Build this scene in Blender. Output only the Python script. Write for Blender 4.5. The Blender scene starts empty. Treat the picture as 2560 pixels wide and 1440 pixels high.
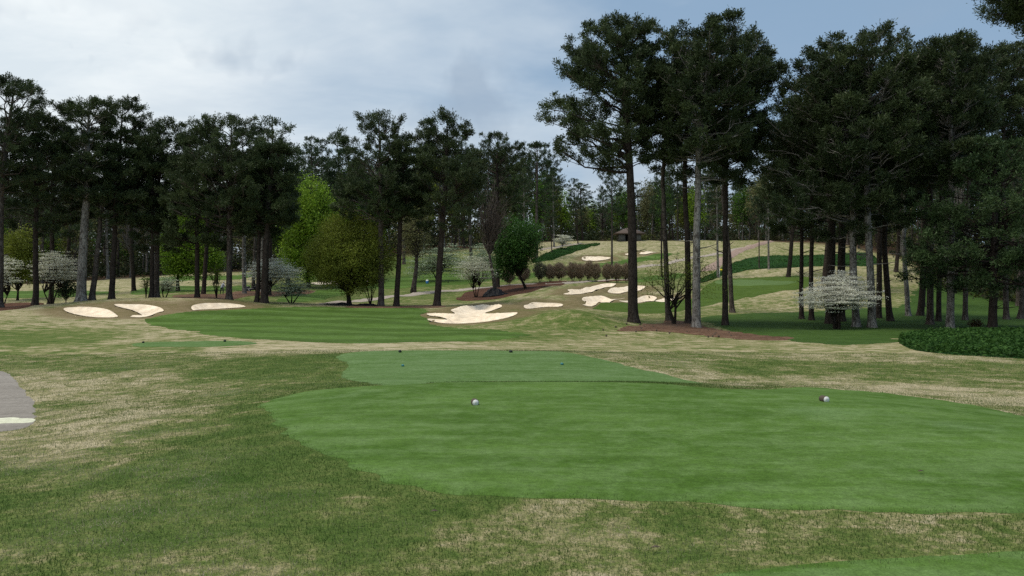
import bpy, math, random
import numpy as np
from mathutils import Vector
from mathutils.geometry import delaunay_2d_cdt

# ------------------------------------------------------------------ frame
F, HU, HV, EYE = 1950.0, 1280.0, 740.0, 1.65     # focal length in photo pixels, horizon column/row, eye height
sc = bpy.context.scene
COL = sc.collection
rs = np.random.RandomState

def tagit(o, label=None, cat=None, group=None, kind=None):
    if label: o['label'] = label
    if cat: o['category'] = cat
    if group: o['group'] = group
    if kind: o['kind'] = kind
    return o

# ------------------------------------------------------------------ mesh helpers
def mesh_obj(name, v, f, mat, parent=None, attrs=None, smooth=False):
    """v (N,3), f (M,3) triangles -> one linked mesh object"""
    me = bpy.data.meshes.new(name)
    v = np.asarray(v, np.float32); f = np.asarray(f, np.int32)
    me.vertices.add(len(v)); me.vertices.foreach_set('co', v.ravel())
    me.loops.add(f.size); me.loops.foreach_set('vertex_index', f.ravel())
    me.polygons.add(len(f))
    me.polygons.foreach_set('loop_start', np.arange(0, f.size, 3, dtype=np.int32))
    me.polygons.foreach_set('loop_total', np.full(len(f), 3, np.int32))
    if smooth: me.polygons.foreach_set('use_smooth', np.ones(len(f), bool))
    me.update(calc_edges=True)
    for k, a in (attrs or {}).items():
        at = me.attributes.new(k, 'FLOAT', 'POINT')
        at.data.foreach_set('value', np.asarray(a, np.float32))
    if mat: me.materials.append(mat)
    o = bpy.data.objects.new(name, me); COL.objects.link(o)
    if parent: o.parent = parent
    return o

def empty(name, loc=(0, 0, 0), rz=0):
    o = bpy.data.objects.new(name, None); COL.objects.link(o)
    o.location = loc; o.rotation_euler = (0, 0, rz); o.empty_display_size = .2
    return o

class Buf:
    def __init__(s): s.v = []; s.f = []; s.a = []; s.n = 0
    def add(s, v, f, a=None):
        v = np.asarray(v, float).reshape(-1, 3)
        s.v.append(v); s.f.append(np.asarray(f, int).reshape(-1, 3) + s.n); s.n += len(v)
        s.a.append(np.zeros(len(v)) if a is None else np.broadcast_to(np.asarray(a, float), (len(v),)))
    def out(s):
        if not s.v: return np.zeros((0, 3)), np.zeros((0, 3), int), np.zeros(0)
        return np.concatenate(s.v), np.concatenate(s.f), np.concatenate(s.a)
    def obj(s, name, mat, parent=None, smooth=False):
        v, f, a = s.out()
        return mesh_obj(name, v, f, mat, parent, {'tint': a}, smooth)

def nrm(a): return a / np.maximum(np.linalg.norm(a, axis=-1, keepdims=True), 1e-9)

def tubes(P, R, sides=5, cap=True):
    """P (B,N,3) polylines, R (B,N) radii -> verts, tris"""
    P = np.asarray(P, float); R = np.asarray(R, float)
    if P.ndim == 2: P = P[None]; R = R[None]
    B, N, _ = P.shape
    T = nrm(np.gradient(P, axis=1))
    ref = np.where(np.abs(T[:, :1, 2:3]) > .8, np.array([1., 0, 0]), np.array([0, 0, 1.]))
    ref = np.broadcast_to(ref, T.shape)
    A = nrm(np.cross(T, ref)); C = np.cross(T, A)
    th = np.linspace(0, 2 * np.pi, sides, endpoint=False)
    V = P[:, :, None] + R[:, :, None, None] * (A[:, :, None] * np.cos(th)[None, None, :, None] + C[:, :, None] * np.sin(th)[None, None, :, None])
    i = np.arange(N - 1)[:, None] * sides; j = np.arange(sides)[None]; j2 = (j + 1) % sides
    a, b, c, d = i + j, i + j2, i + sides + j2, i + sides + j
    q = np.concatenate([np.stack([a, b, c], -1).reshape(-1, 3), np.stack([a, c, d], -1).reshape(-1, 3)])
    if cap:
        k = np.arange(1, sides - 1)
        top = (N - 1) * sides
        q = np.concatenate([q, np.stack([np.full_like(k, top), top + k, top + k + 1], -1),
                            np.stack([np.full_like(k, 0), k + 1, k], -1)])
    f = (q[None] + (np.arange(B) * N * sides)[:, None, None]).reshape(-1, 3)
    return V.reshape(-1, 3), f

def box(c, s):
    c = np.array(c, float); s = np.array(s, float) / 2
    v = np.array([[x, y, z] for x in (-1, 1) for y in (-1, 1) for z in (-1, 1)]) * s + c
    q = [(0, 1, 3, 2), (4, 6, 7, 5), (0, 4, 5, 1), (2, 3, 7, 6), (0, 2, 6, 4), (1, 5, 7, 3)]
    f = [t for a, b, cc, d in q for t in ((a, b, cc), (a, cc, d))]
    return v, np.array(f)

# ------------------------------------------------------------------ materials
def new_mat(name):
    m = bpy.data.materials.new(name); m.use_nodes = True
    nt = m.node_tree; nt.nodes.clear()
    out = nt.nodes.new('ShaderNodeOutputMaterial')
    return m, nt, out

class NT:
    def __init__(s, nt): s.nt = nt
    def n(s, typ, **kw):
        nd = s.nt.nodes.new(typ)
        for k, v in kw.items(): setattr(nd, k, v)
        return nd
    def l(s, a, b): s.nt.links.new(a, b)
    def pos(s, scale=(1, 1, 1)):
        g = s.n('ShaderNodeNewGeometry'); m = s.n('ShaderNodeMapping'); m.inputs['Scale'].default_value = scale
        s.l(g.outputs['Position'], m.inputs['Vector']); return m.outputs['Vector']
    def objc(s, scale=(1, 1, 1)):
        g = s.n('ShaderNodeTexCoord'); m = s.n('ShaderNodeMapping'); m.inputs['Scale'].default_value = scale
        s.l(g.outputs['Object'], m.inputs['Vector']); return m.outputs['Vector']
    def noise(s, vec, scale, detail=3, rough=.5, dist=0):
        nd = s.n('ShaderNodeTexNoise'); nd.inputs['Scale'].default_value = scale
        nd.inputs['Detail'].default_value = detail; nd.inputs['Roughness'].default_value = rough
        nd.inputs['Distortion'].default_value = dist
        s.l(vec, nd.inputs['Vector']); return nd.outputs['Fac']
    def math(s, op, a, b=None, c=None, clamp=False):
        nd = s.n('ShaderNodeMath', operation=op, use_clamp=clamp)
        for i, x in enumerate((a, b, c)):
            if x is None: continue
            if isinstance(x, (int, float)): nd.inputs[i].default_value = x
            else: s.l(x, nd.inputs[i])
        return nd.outputs[0]
    def mr(s, x, a, b, c=0, d=1):
        nd = s.n('ShaderNodeMapRange'); nd.inputs[1].default_value = a; nd.inputs[2].default_value = b
        nd.inputs[3].default_value = c; nd.inputs[4].default_value = d
        s.l(x, nd.inputs[0]); return nd.outputs[0]
    def mix(s, f, a, b, mode='MIX'):
        nd = s.n('ShaderNodeMix', data_type='RGBA', blend_type=mode)
        for i, x in ((0, f), (6, a), (7, b)):
            if isinstance(x, (int, float)): nd.inputs[i].default_value = x
            elif isinstance(x, tuple): nd.inputs[i].default_value = (*x, 1)
            else: s.l(x, nd.inputs[i])
        return nd.outputs[2]
    def ramp(s, x, stops):
        nd = s.n('ShaderNodeValToRGB'); e = nd.color_ramp.elements
        while len(e) < len(stops): e.new(.5)
        for el, (p, c) in zip(e, stops): el.position = p; el.color = (*c, 1)
        s.l(x, nd.inputs[0]); return nd.outputs[0]
    def attr(s, name):
        nd = s.n('ShaderNodeAttribute', attribute_name=name); return nd.outputs['Fac']
    def bump(s, h, st=.5, dist=.02):
        nd = s.n('ShaderNodeBump'); nd.inputs['Strength'].default_value = st; nd.inputs['Distance'].default_value = dist
        s.l(h, nd.inputs['Height']); return nd.outputs['Normal']
    def bsdf(s, out, col, rough=.9, normal=None, spec=.15, trans=0):
        p = s.n('ShaderNodeBsdfPrincipled'); p.inputs['Roughness'].default_value = rough
        p.inputs['Specular IOR Level'].default_value = spec
        if isinstance(col, tuple): p.inputs['Base Color'].default_value = (*col, 1)
        else: s.l(col, p.inputs['Base Color'])
        if normal is not None: s.l(normal, p.inputs['Normal'])
        o = p.outputs[0]
        if trans:
            t = s.n('ShaderNodeBsdfTranslucent'); mx = s.n('ShaderNodeMixShader'); mx.inputs[0].default_value = trans
            if isinstance(col, tuple): t.inputs[0].default_value = (*col, 1)
            else: s.l(col, t.inputs[0])
            s.l(o, mx.inputs[1]); s.l(t.outputs[0], mx.inputs[2]); o = mx.outputs[0]
        s.l(o, out.inputs['Surface'])

GAIN = 1.0
def turf(name, dark, mid, light, patch=.35, fine=45, contrast=1., stripes=None, wear=None):
    m, nt, out = new_mat(name); q = NT(nt); p = q.pos()
    n1 = q.noise(p, patch, 4, .55, .3); n2 = q.noise(p, patch * 5, 3, .6); n3 = q.noise(p, fine, 2, .6); n4 = q.noise(p, fine / 5, 2, .5)
    c = q.mix(q.mr(n1, .38, .62), dark, mid)
    c = q.mix(q.mr(n2, .42, .72, 0, .65), c, light)
    ps = q.pos((.35, 2.2, 1)); n6 = q.noise(ps, .9, 4, .6, .6); c = q.mix(q.mr(n6, .50, .66, 0, .5), c, tuple(x * .85 for x in dark)); c = q.mix(q.mr(n6, .46, .34, 0, .4), c, light)
    if stripes:
        ang, width, amt = stripes
        dd = q.n('ShaderNodeVectorMath', operation='DOT_PRODUCT'); q.l(p, dd.inputs[0]); dd.inputs[1].default_value = (math.sin(ang), math.cos(ang), 0)
        w = q.math('ADD', dd.outputs['Value'], q.math('MULTIPLY', q.noise(p, .12, 3, .5), 6.0))
        sn = q.math('SINE', q.math('MULTIPLY', w, math.pi / width))
        c = q.mix(q.mr(sn, -.6, .6, 0, amt), c, tuple(x * .62 for x in dark))
    if wear:
        n5 = q.noise(p, wear[0], 4, .6, .5)
        c = q.mix(q.mr(n5, wear[1], wear[1] + .1, 0, wear[2]), c, wear[3])
    g = q.math('MULTIPLY', q.mr(n3, .25, .75, 1 - .42 * contrast, 1 + .42 * contrast), q.mr(n4, .3, .7, .85, 1.15))
    gm = q.n('ShaderNodeCombineColor'); [q.l(g, gm.inputs[i]) for i in range(3)]
    c = q.mix(1.0, c, gm.outputs[0], 'MULTIPLY')
    q.bsdf(out, c, .95, q.bump(n3, .5, .012), .08)
    return m

def foliage(name, a, b, trans=.2, rough=.6, scale=.35):
    """a = tint 0, b = tint 1"""
    m, nt, out = new_mat(name); q = NT(nt)
    n = q.noise(q.objc(), scale, 3, .6)
    c = q.mix(q.attr('tint'), a, b)
    v = q.mr(n, .3, .7, .7, 1.3)
    gm = q.n('ShaderNodeCombineColor'); [q.l(v, gm.inputs[i]) for i in range(3)]
    c = q.mix(1.0, c, gm.outputs[0], 'MULTIPLY')
    q.bsdf(out, c, rough, None, .2, trans)
    return m

def bark(name, dark, light, amt=.5, scale=1.):
    m, nt, out = new_mat(name); q = NT(nt)
    p = q.objc((1, 1, .33)); p2 = q.objc((1, 1, .6))
    vo = q.n('ShaderNodeTexVoronoi', feature='DISTANCE_TO_EDGE'); vo.inputs['Scale'].default_value = 6 * scale; q.l(p, vo.inputs['Vector'])
    n = q.noise(p2, 3.2 * scale, 4, .65, .4); n2 = q.noise(p, 14 * scale, 3, .6); n3 = q.noise(p2, .9, 3, .6)
    c = q.mix(q.mr(n2, .3, .7), dark, tuple(x * 1.7 for x in dark))
    pl = q.math('MULTIPLY', q.mr(n, .5 - .12 * amt, .62 - .12 * amt), q.mr(n3, .35, .6, .35 * amt, 1.))
    c = q.mix(q.math('MULTIPLY', pl, min(1, amt * 1.4), clamp=True), c, light)
    c = q.mix(q.mr(vo.outputs['Distance'], 0, .09, .75, 0), c, tuple(x * .35 for x in dark))
    q.bsdf(out, c, .95, q.bump(q.math('ADD', vo.outputs['Distance'], n2), .7, .06), .05)
    return m

def plain(name, c1, c2, scale=8, rough=.8, bump=.3, spec=.3, bd=.01, detail=4):
    m, nt, out = new_mat(name); q = NT(nt); n = q.noise(q.objc(), scale, detail, .6)
    q.bsdf(out, q.mix(q.mr(n, .3, .7), c1, c2), rough, q.bump(n, bump, bd), spec); return m

# ------------------------------------------------------------------ terrain height
COLS = {  # photo column: (distance, photo row of the ground there) ; values below 12 are metres below the eye
 -900: [(3, 1.6), (8, 1.9), (12, 2.2), (17, 2.4), (24, 2.4), (37, 2.2), (50, 1.9), (60, 1.6), (75, 1.4), (90, 1.2), (120, .3), (150, -1.9), (200, -3), (300, -5), (420, -5)],
 0: [(3, 1.6), (6, 1.68), (8, 1.8), (12, 2.1), (17, 2.35), (24, 2.33), (37, 2.22), (50, 815), (60, 793), (70, 776), (76, 771), (84, 770), (100, 757), (120, 738), (150, 717), (200, 704), (300, 700), (420, 700)],
 180: [(3, 1.6), (6, 1.66), (8, 1.75), (12, 1.98), (17, 2.25), (24, 2.28), (37, 2.22), (50, 818), (58, 802), (65, 787), (71, 768), (77, 753), (84, 757), (100, 748), (120, 735), (150, 716), (200, 700), (300, 696), (420, 696)],
 350: [(3, 1.6), (6, 1.64), (8, 1.7), (12, 1.87), (17, 2.15), (24, 2.2), (37, 857), (50, 822), (58, 804), (65, 791), (71, 764), (77, 741), (84, 746), (100, 741), (120, 731), (140, 716), (160, 703), (190, 692), (300, 685), (420, 685)],
 520: [(3, 1.6), (8, 1.67), (12, 1.8), (17, 2.05), (24, 2.1), (37, 857), (50, 823), (60, 800), (67, 781), (73, 761), (78, 746), (84, 748), (97, 738), (115, 727), (135, 714), (155, 700), (172, 688), (200, 680), (300, 675), (420, 675)],
 680: [(3, 1.62), (8, 1.66), (12, 1.72), (17, 1.98), (24, 2.0), (37, 856), (50, 823), (60, 802), (69, 781), (74, 769), (79, 759), (84, 756), (100, 744), (120, 730), (150, 706), (170, 684), (200, 676), (300, 668), (420, 668)],
 900: [(3, 1.65), (14, 1.65), (16, 1.8), (18, 1.9), (26, 1.92), (29, 2.05), (37, 857), (50, 826), (60, 804), (70, 786), (78, 770), (84, 764), (95, 757), (110, 744), (130, 725), (150, 705), (165, 685), (185, 658), (210, 640), (300, 620), (420, 620)],
 1120: [(3, 1.65), (15, 1.65), (16.6, 1.85), (18, 1.9), (27, 1.9), (29, 2.05), (37, 857), (50, 829), (58, 812), (64, 804), (72, 783), (79, 767), (84, 765), (95, 757), (105, 747), (122, 729), (135, 716), (150, 702), (165, 682), (190, 650), (220, 625), (300, 600), (420, 600)],
 1165: [(3, 1.65), (15, 1.65), (16.6, 1.85), (18, 1.9), (27, 1.9), (29, 2.05), (37, 857), (50, 829), (58, 812), (62, 804), (67, 784), (72, 762), (75, 756), (80, 764), (84, 764), (95, 757), (105, 747), (122, 729), (135, 716), (150, 702), (165, 682), (190, 650), (220, 625), (300, 600), (420, 600)],
 1225: [(3, 1.65), (15, 1.65), (16.6, 1.85), (18, 1.9), (27, 1.9), (29, 2.05), (37, 857), (50, 829), (58, 812), (62, 804), (67, 784), (72, 762), (75, 756), (80, 764), (84, 764), (95, 757), (105, 747), (122, 729), (135, 716), (150, 702), (165, 682), (190, 650), (220, 625), (300, 600), (420, 600)],
 1400: [(3, 1.65), (15, 1.65), (16.6, 1.85), (18, 1.9), (27, 1.9), (29, 2.05), (37, 862), (45, 845), (53, 822), (60, 788), (65, 770), (70, 775), (78, 765), (88, 748), (97, 730), (106, 713), (114, 712), (122, 710), (130, 703), (145, 690), (170, 668), (190, 652), (215, 622), (240, 608), (262, 603), (300, 604), (420, 604)],
 1600: [(3, 1.65), (15, 1.66), (17, 1.85), (18.5, 1.95), (24, 1.97), (28, 2.1), (37, 866), (45, 850), (55, 825), (60, 813), (68, 799), (76, 785), (88, 768), (97, 757), (104, 743), (109, 738), (117, 718), (124, 711), (131, 704), (138, 699), (150, 690), (170, 672), (190, 655), (215, 630), (240, 612), (262, 601), (300, 604), (420, 604)],
 1800: [(3, 1.65), (14, 1.66), (16.5, 1.9), (19, 2.1), (24, 2.12), (30, 2.15), (37, 863), (45, 849), (55, 830), (60, 816), (67, 804), (75, 793), (85, 777), (100, 758), (118, 735), (133, 718), (150, 706), (165, 695), (175, 684), (190, 664), (212, 640), (240, 616), (266, 601), (300, 604), (420, 604)],
 2000: [(3, 1.65), (13, 1.66), (15.5, 1.9), (19, 2.15), (24, 2.18), (30, 2.2), (37, 861), (45, 847), (55, 829), (60, 817), (67, 804), (75, 791), (85, 778), (100, 757), (115, 733), (130, 712), (148, 692), (165, 672), (185, 652), (212, 634), (250, 606), (300, 600), (420, 600)],
 2250: [(3, 1.65), (12, 1.66), (14.5, 1.95), (18, 2.15), (24, 2.2), (30, 2.2), (37, 860), (45, 845), (55, 826), (60, 817), (67, 806), (76, 793), (88, 776), (102, 755), (118, 725), (135, 697), (150, 675), (165, 655), (185, 640), (210, 628), (250, 602), (300, 595), (420, 595)],
 2560: [(3, 1.65), (10, 1.66), (12.5, 1.95), (16, 2.15), (24, 2.22), (30, 2.22), (37, 859), (45, 840), (55, 823), (67, 808), (80, 793), (95, 775), (115, 755), (140, 730), (170, 705), (210, 680), (250, 660), (300, 645), (420, 645)],
 3500: [(3, 1.7), (10, 1.9), (16, 2.2), (30, 2.2), (60, 2.2), (100, 1.6), (160, 0), (250, -8), (420, -9)],
}
UG = np.arange(-1500, 4101, 20.); LG = np.linspace(math.log(3), math.log(420), 1200)
def _table():
    us = sorted(COLS); rows = []
    for u in us:
        dd = np.array([r[0] for r in COLS[u]], float)
        h = np.array([r[1] if r[1] < 12 else (r[1] - HV) * r[0] / F for r in COLS[u]])
        rows.append(np.interp(LG, np.log(dd), -h))
    rows = np.array(rows); T = np.array([np.interp(UG, us, rows[:, i]) for i in range(len(LG))]).T
    def blur(A, s, ax):
        k = np.exp(-.5 * (np.arange(-3 * s, 3 * s + 1) / s) ** 2); k /= k.sum(); r = len(k) // 2
        pad = [(0, 0), (0, 0)]; pad[ax] = (r, r); Ap = np.pad(A, pad, mode='edge')
        return np.apply_along_axis(lambda x: np.convolve(x, k, 'valid'), ax, Ap)
    return blur(blur(T, 3, 0), 4, 1)
TAB = _table()
MOUNDS = [(1430, 57.5, .75, 3.6, 2.6), (1490, 82, .5, 4, 2.4), (1330, 86, .5, 5, 3), (1570, 86, .4, 3, 2.2), (270, 72, .25, 3, 2), (560, 76, .25, 4, 2), (1610, 204, 1.3, 9, 7), (1500, 194, .9, 8, 5), (1950, 95, .6, 6, 4), (430, 74, .25, 2.5, 2)]
def H0(x, y):
    x = np.asarray(x, float); y = np.asarray(y, float)
    d = np.clip(y, 6, 419); u = np.clip(HU + F * x / np.maximum(y, 6), UG[0], UG[-1] - .01)
    fi = (u - UG[0]) / 20; i = fi.astype(int).clip(0, len(UG) - 2); a = fi - i
    fj = (np.log(d) - LG[0]) / (LG[1] - LG[0]); j = fj.astype(int).clip(0, len(LG) - 2); b = fj - j
    z = (TAB[i, j] * (1 - a) + TAB[i + 1, j] * a) * (1 - b) + (TAB[i, j + 1] * (1 - a) + TAB[i + 1, j + 1] * a) * b
    w = np.clip((y - 22) / 30, 0, 1) * np.clip((y + 0) / 100, .3, 1) * np.clip(np.abs(y - 74) / 18, .25, 1)
    z = z + w * .10 * (np.sin(x * .31 + 1.3 * np.sin(y * .17)) + np.sin(y * .43 + x * .13 + 2) * .8 + .5 * np.sin(x * .9 + y * .5))
    for mu, md, mh, sx, sy in MOUNDS:
        z = z + mh * np.exp(-(((x - (mu - HU) / F * md) / sx) ** 2 + ((y - md) / sy) ** 2))
    return z + EYE

def hit(u, v, H=H0):
    """photo pixel -> point on the ground"""
    ds = np.exp(np.linspace(math.log(3.2), math.log(415), 5000))
    g = HV + F * (EYE - H((u - HU) / F * ds, ds)) / ds
    k = np.nonzero(g <= v)[0]
    d = ds[k[0]] if len(k) else ds[np.argmin(np.abs(g - v))]
    return (u - HU) / F * d, d

def spline(pts, n=6):
    P = np.array(pts, float); N = len(P); out = []
    for i in range(N):
        a, b, c, d = P[i - 1], P[i], P[(i + 1) % N], P[(i + 2) % N]
        for t in np.linspace(0, 1, n, endpoint=False):
            out.append(.5 * ((2 * b) + (c - a) * t + (2 * a - 5 * b + 4 * c - d) * t * t + (3 * b - a - 3 * c + d) * t ** 3))
    return np.array(out)

def gpoly(pts, n=5):
    """outline points: (u, v) seen in the photo or (u, d, 'd') at a known distance"""
    w = [((p[0] - HU) / F * p[1], p[1]) if len(p) == 3 else hit(p[0], p[1]) for p in pts]
    return spline(w, n)

def inside(x, y, poly):
    c = np.zeros(np.shape(x), bool); n = len(poly); j = n - 1
    for i in range(n):
        xi, yi = poly[i]; xj, yj = poly[j]
        if yi != yj:
            c ^= ((yi > y) != (yj > y)) & (x < (xj - xi) * (y - yi) / (yj - yi) + xi)
        j = i
    return c

def pdist(x, y, poly):
    d = np.full(np.shape(x), 1e9); n = len(poly)
    for i in range(n):
        a = poly[i]; b = poly[(i + 1) % n]; e = b - a; L = (e * e).sum() + 1e-9
        t = np.clip(((x - a[0]) * e[0] + (y - a[1]) * e[1]) / L, 0, 1)
        d = np.minimum(d, np.hypot(x - a[0] - t * e[0], y - a[1] - t * e[1]))
    return d

BUNK = [
 [(160, 771), (185, 768), (240, 769), (275, 776), (294, 792), (240, 793), (190, 786), (165, 778)],
 [(285, 762), (320, 761), (365, 762), (398, 768), (409, 777), (392, 782), (372, 790), (348, 793), (326, 792), (336, 788), (356, 788), (330, 775)],
 [(480, 765), (505, 759), (555, 758), (595, 761), (613, 767), (560, 771), (500, 774), (482, 775)],
 [(1068, 784), (1100, 783), (1137, 784), (1127, 775), (1150, 767), (1205, 761), (1254, 763), (1236, 774), (1212, 783), (1250, 783), (1292, 781), (1282, 790), (1230, 802), (1170, 808), (1110, 808), (1072, 801), (1072, 797), (1118, 799), (1100, 792), (1075, 789)],
 [(1311, 763), (1325, 758), (1360, 757), (1408, 762), (1370, 767), (1330, 771), (1312, 770)],
 [(1408, 735), (1424, 730), (1420, 724), (1450, 724), (1475, 718), (1500, 711), (1540, 710), (1500, 722), (1470, 731), (1430, 736)],
 [(1519, 729), (1530, 720), (1570, 716), (1612, 716), (1600, 726), (1560, 731), (1530, 733)],
 [(1453, 761), (1466, 755), (1455, 746), (1480, 741), (1510, 741), (1530, 748), (1562, 745), (1525, 755), (1490, 762)],
 [(1546, 752), (1580, 750), (1602, 742), (1625, 739), (1642, 745), (1620, 753), (1580, 757)],
 [(1638, 752), (1662, 746), (1704, 741), (1692, 749), (1655, 755)],
 [(1457, 643), (1490, 642), (1526, 644), (1514, 649), (1490, 652), (1460, 651)],
 [(1562, 636), (1572, 634), (1584, 635), (1578, 639)],
 [(1598, 634), (1618, 629), (1640, 631), (1618, 635)],
 [(780, 707), (850, 701), (925, 699), (915, 706), (860, 709), (800, 712)],
]
BP = [gpoly(b, 4) for b in BUNK]
BDEP = [.40, .42, .4, .55, .4, .5, .5, .5, .5, .25, .4, .2, .2, .2]
def H(x, y):
    x = np.asarray(x, float); y = np.asarray(y, float); z = np.array(H0(x, y), copy=True)
    for P, dep in zip(BP, BDEP):
        lo = P.min(0); hi = P.max(0)
        m = (x > lo[0]) & (x < hi[0]) & (y > lo[1]) & (y < hi[1])
        if not np.any(m): continue
        xm, ym = x[m], y[m]; ins = inside(xm, ym, P)
        dd = np.where(ins, pdist(xm, ym, P), 0); t = np.clip(dd / .9, 0, 1)
        z[m] -= dep * t * t * (3 - 2 * t)
    return z
def Hs(x, y): return float(H(np.array([x]), np.array([y]))[0])

def nz(x, y, s, seed=0):
    """cheap smooth value noise in numpy, 0..1"""
    x = np.asarray(x) * s + seed * 17.3; y = np.asarray(y) * s - seed * 9.1
    xi = np.floor(x).astype(np.int64); yi = np.floor(y).astype(np.int64); a = x - xi; b = y - yi
    a = a * a * (3 - 2 * a); b = b * b * (3 - 2 * b)
    def h(i, j):
        k = (i * 374761393 + j * 668265263 + seed * 1442695) & 0x7fffffff
        k = ((k ^ (k >> 13)) * 1274126177) & 0x7fffffff
        return ((k ^ (k >> 16)) & 0xffff) / 65535.
    return (h(xi, yi) * (1 - a) + h(xi + 1, yi) * a) * (1 - b) + (h(xi, yi + 1) * (1 - a) + h(xi + 1, yi + 1) * a) * b

# dryness of the rough: photo spots (u, v, dry)
DRY = [(0,1420,.38),(200,1400,.32),(600,1420,.38),(400,1200,.22),(60,1110,.8),(200,1080,.8),(300,1050,.78),(500,980,.72),(200,960,.85),(420,1010,.8),(300,915,.45),(100,905,.4),
 (700,920,.12),(780,900,.12),(640,985,.4),(610,1060,.1),(600,1100,.1),(800,1200,.05),(500,1130,.2),(300,1150,.42),(100,1250,.34),(300,1300,.25),(650,1160,.05),(750,1230,.1),(950,1260,.08),(600,1270,.15),(520,1060,.45),(850,1330,.2),(100,885,.5),(300,875,.62),(100,840,.25),(200,835,.25),(300,820,.85),(400,840,.75),(60,810,.7),(0,795,.85),
 (100,772,.85),(250,757,.82),(350,768,.9),(450,765,.85),(650,765,.45),(800,765,.85),(760,745,.2),(900,740,.3),(800,725,.3),(1050,755,.45),(1100,742,.35),(700,872,.98),(850,868,.98),(950,865,.95),(1100,865,.92),
 (1300,866,.7),(1400,860,.65),(1330,842,.2),(1500,830,.7),(1400,815,.25),(1330,820,.55),(1420,785,.3),(1520,795,.5),(1480,845,.75),(1350,745,.75),(1300,757,.7),(1450,740,.7),(1280,750,.7),(1640,795,.5),(1700,865,.7),(2000,880,.72),
 (1900,925,.3),(2200,935,.35),(2000,955,.85),(2200,972,.95),(2400,1005,.92),(2520,1020,.9),(1700,925,.85),(1600,905,.7),(2500,940,.5),(2300,880,.8),(2100,868,.8),(1850,765,.6),(1950,768,.72),(1780,780,.5),
 (2050,705,.8),(2150,685,.72),(2250,740,.6),(1950,682,.8),(1500,625,.9),(1650,612,.82),(1800,615,.7),(1500,665,.6),(1560,655,.7),(1350,680,.4),(1700,655,.7),(1600,690,.35),(1200,1262,.2),(1300,1300,.5),(1600,1300,.62),(1900,1320,.5),(1750,1360,.5),(1300,1400,.42),
 (1000,1330,.3),(2300,1330,.62),(2450,1320,.7),(2200,1370,.35),(900,1270,.22),(1100,1270,.3),(1500,1400,.5),(200,712,.85),(450,709,.85),(1000,690,.1),(640,740,.4),(1500,735,.7)]
_D = []
for u, v, t in DRY:
    X, Y = hit(u, v); _D.append((HU + F * X / Y, math.log(Y), t))
_D += [(u, math.log(dd), .15) for u in range(960, 1500, 130) for dd in (15.8, 16.6)]
_D = np.array(_D)
def dryness(x, y):
    d = np.clip(y, 3.5, 400); u = HU + F * x / d; L = np.log(d)
    num = np.full(np.shape(x), 1e-4 * .55); den = np.full(np.shape(x), 1e-4)
    for a, b, t in _D:
        w = np.exp(-(((u - a) / 110) ** 2 + ((L - b) / .085) ** 2)) + .02 / (1 + ((u - a) / 150) ** 2 + ((L - b) / .15) ** 2) ** 2
        num += w * t; den += w
    return np.clip(.20 + .70 * num / den, 0, 1)
WU = [-1500, 0, 350, 600, 900, 1100, 1300, 1400, 1600, 1850, 1950, 2100, 2250, 2340, 2560, 4100]
WD = [150, 158, 188, 195, 200, 215, 245, 266, 272, 278, 255, 235, 190, 120, 92, 70]
def woodline(u): return np.interp(u, WU, WD)

# ------------------------------------------------------------------ turf materials
M = {}
M['tee'] = turf('tee turf', (.054, .110, .016), (.082, .150, .030), (.128, .200, .070), .55, 70, .8, wear=(.3, .6, .5, (.13, .20, .085)))
M['tee2'] = turf('forward tee turf', (.074, .138, .034), (.098, .165, .055), (.132, .20, .084), .6, 60, .7)
M['fairway'] = turf('fairway turf', (.058, .110, .016), (.084, .152, .028), (.125, .195, .062), .22, 25, .5, stripes=(.12, 3.2, .55))
M['green'] = turf('green turf', (.050, .088, .012), (.062, .104, .015), (.085, .13, .03), .2, 25, .3)
M['putt'] = turf('putting turf', (.08, .13, .04), (.095, .15, .05), (.11, .17, .06), .2, 25, .3)
M['rye'] = turf('rye turf with painted shade', (.032, .066, .012), (.044, .086, .016), (.062, .11, .026), .3, 25, .8)  # rye grass, darkened so the grove's shade sits in its colour
M['ivybed'] = turf('ivy bed soil', (.010, .03, .006), (.014, .05, .010), (.03, .09, .02), .8, 12, 1.)
M['straw'] = turf('pine straw', (.085, .046, .030), (.13, .078, .050), (.20, .13, .085), .7, 22, 1.)
M['mulch'] = turf('mulch', (.055, .028, .018), (.085, .042, .026), (.12, .06, .04), .6, 15, .8)
M['sand'] = turf('sand', (.74, .61, .45), (.80, .68, .52), (.84, .74, .60), .5, 9, .28)
M['path'] = turf('concrete path', (.30, .255, .215), (.36, .31, .26), (.42, .37, .31), .8, 40, .3)
M['asphalt'] = turf('cart path asphalt', (.21, .19, .165), (.25, .228, .20), (.29, .265, .235), .3, 60, .35)
M['paint'] = turf('line paint', (.52, .53, .38), (.60, .60, .45), (.66, .66, .52), 2, 60, .3)
M['brickpath'] = turf('brick path', (.24, .17, .14), (.30, .22, .18), (.36, .27, .22), .5, 10, .4)

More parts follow.
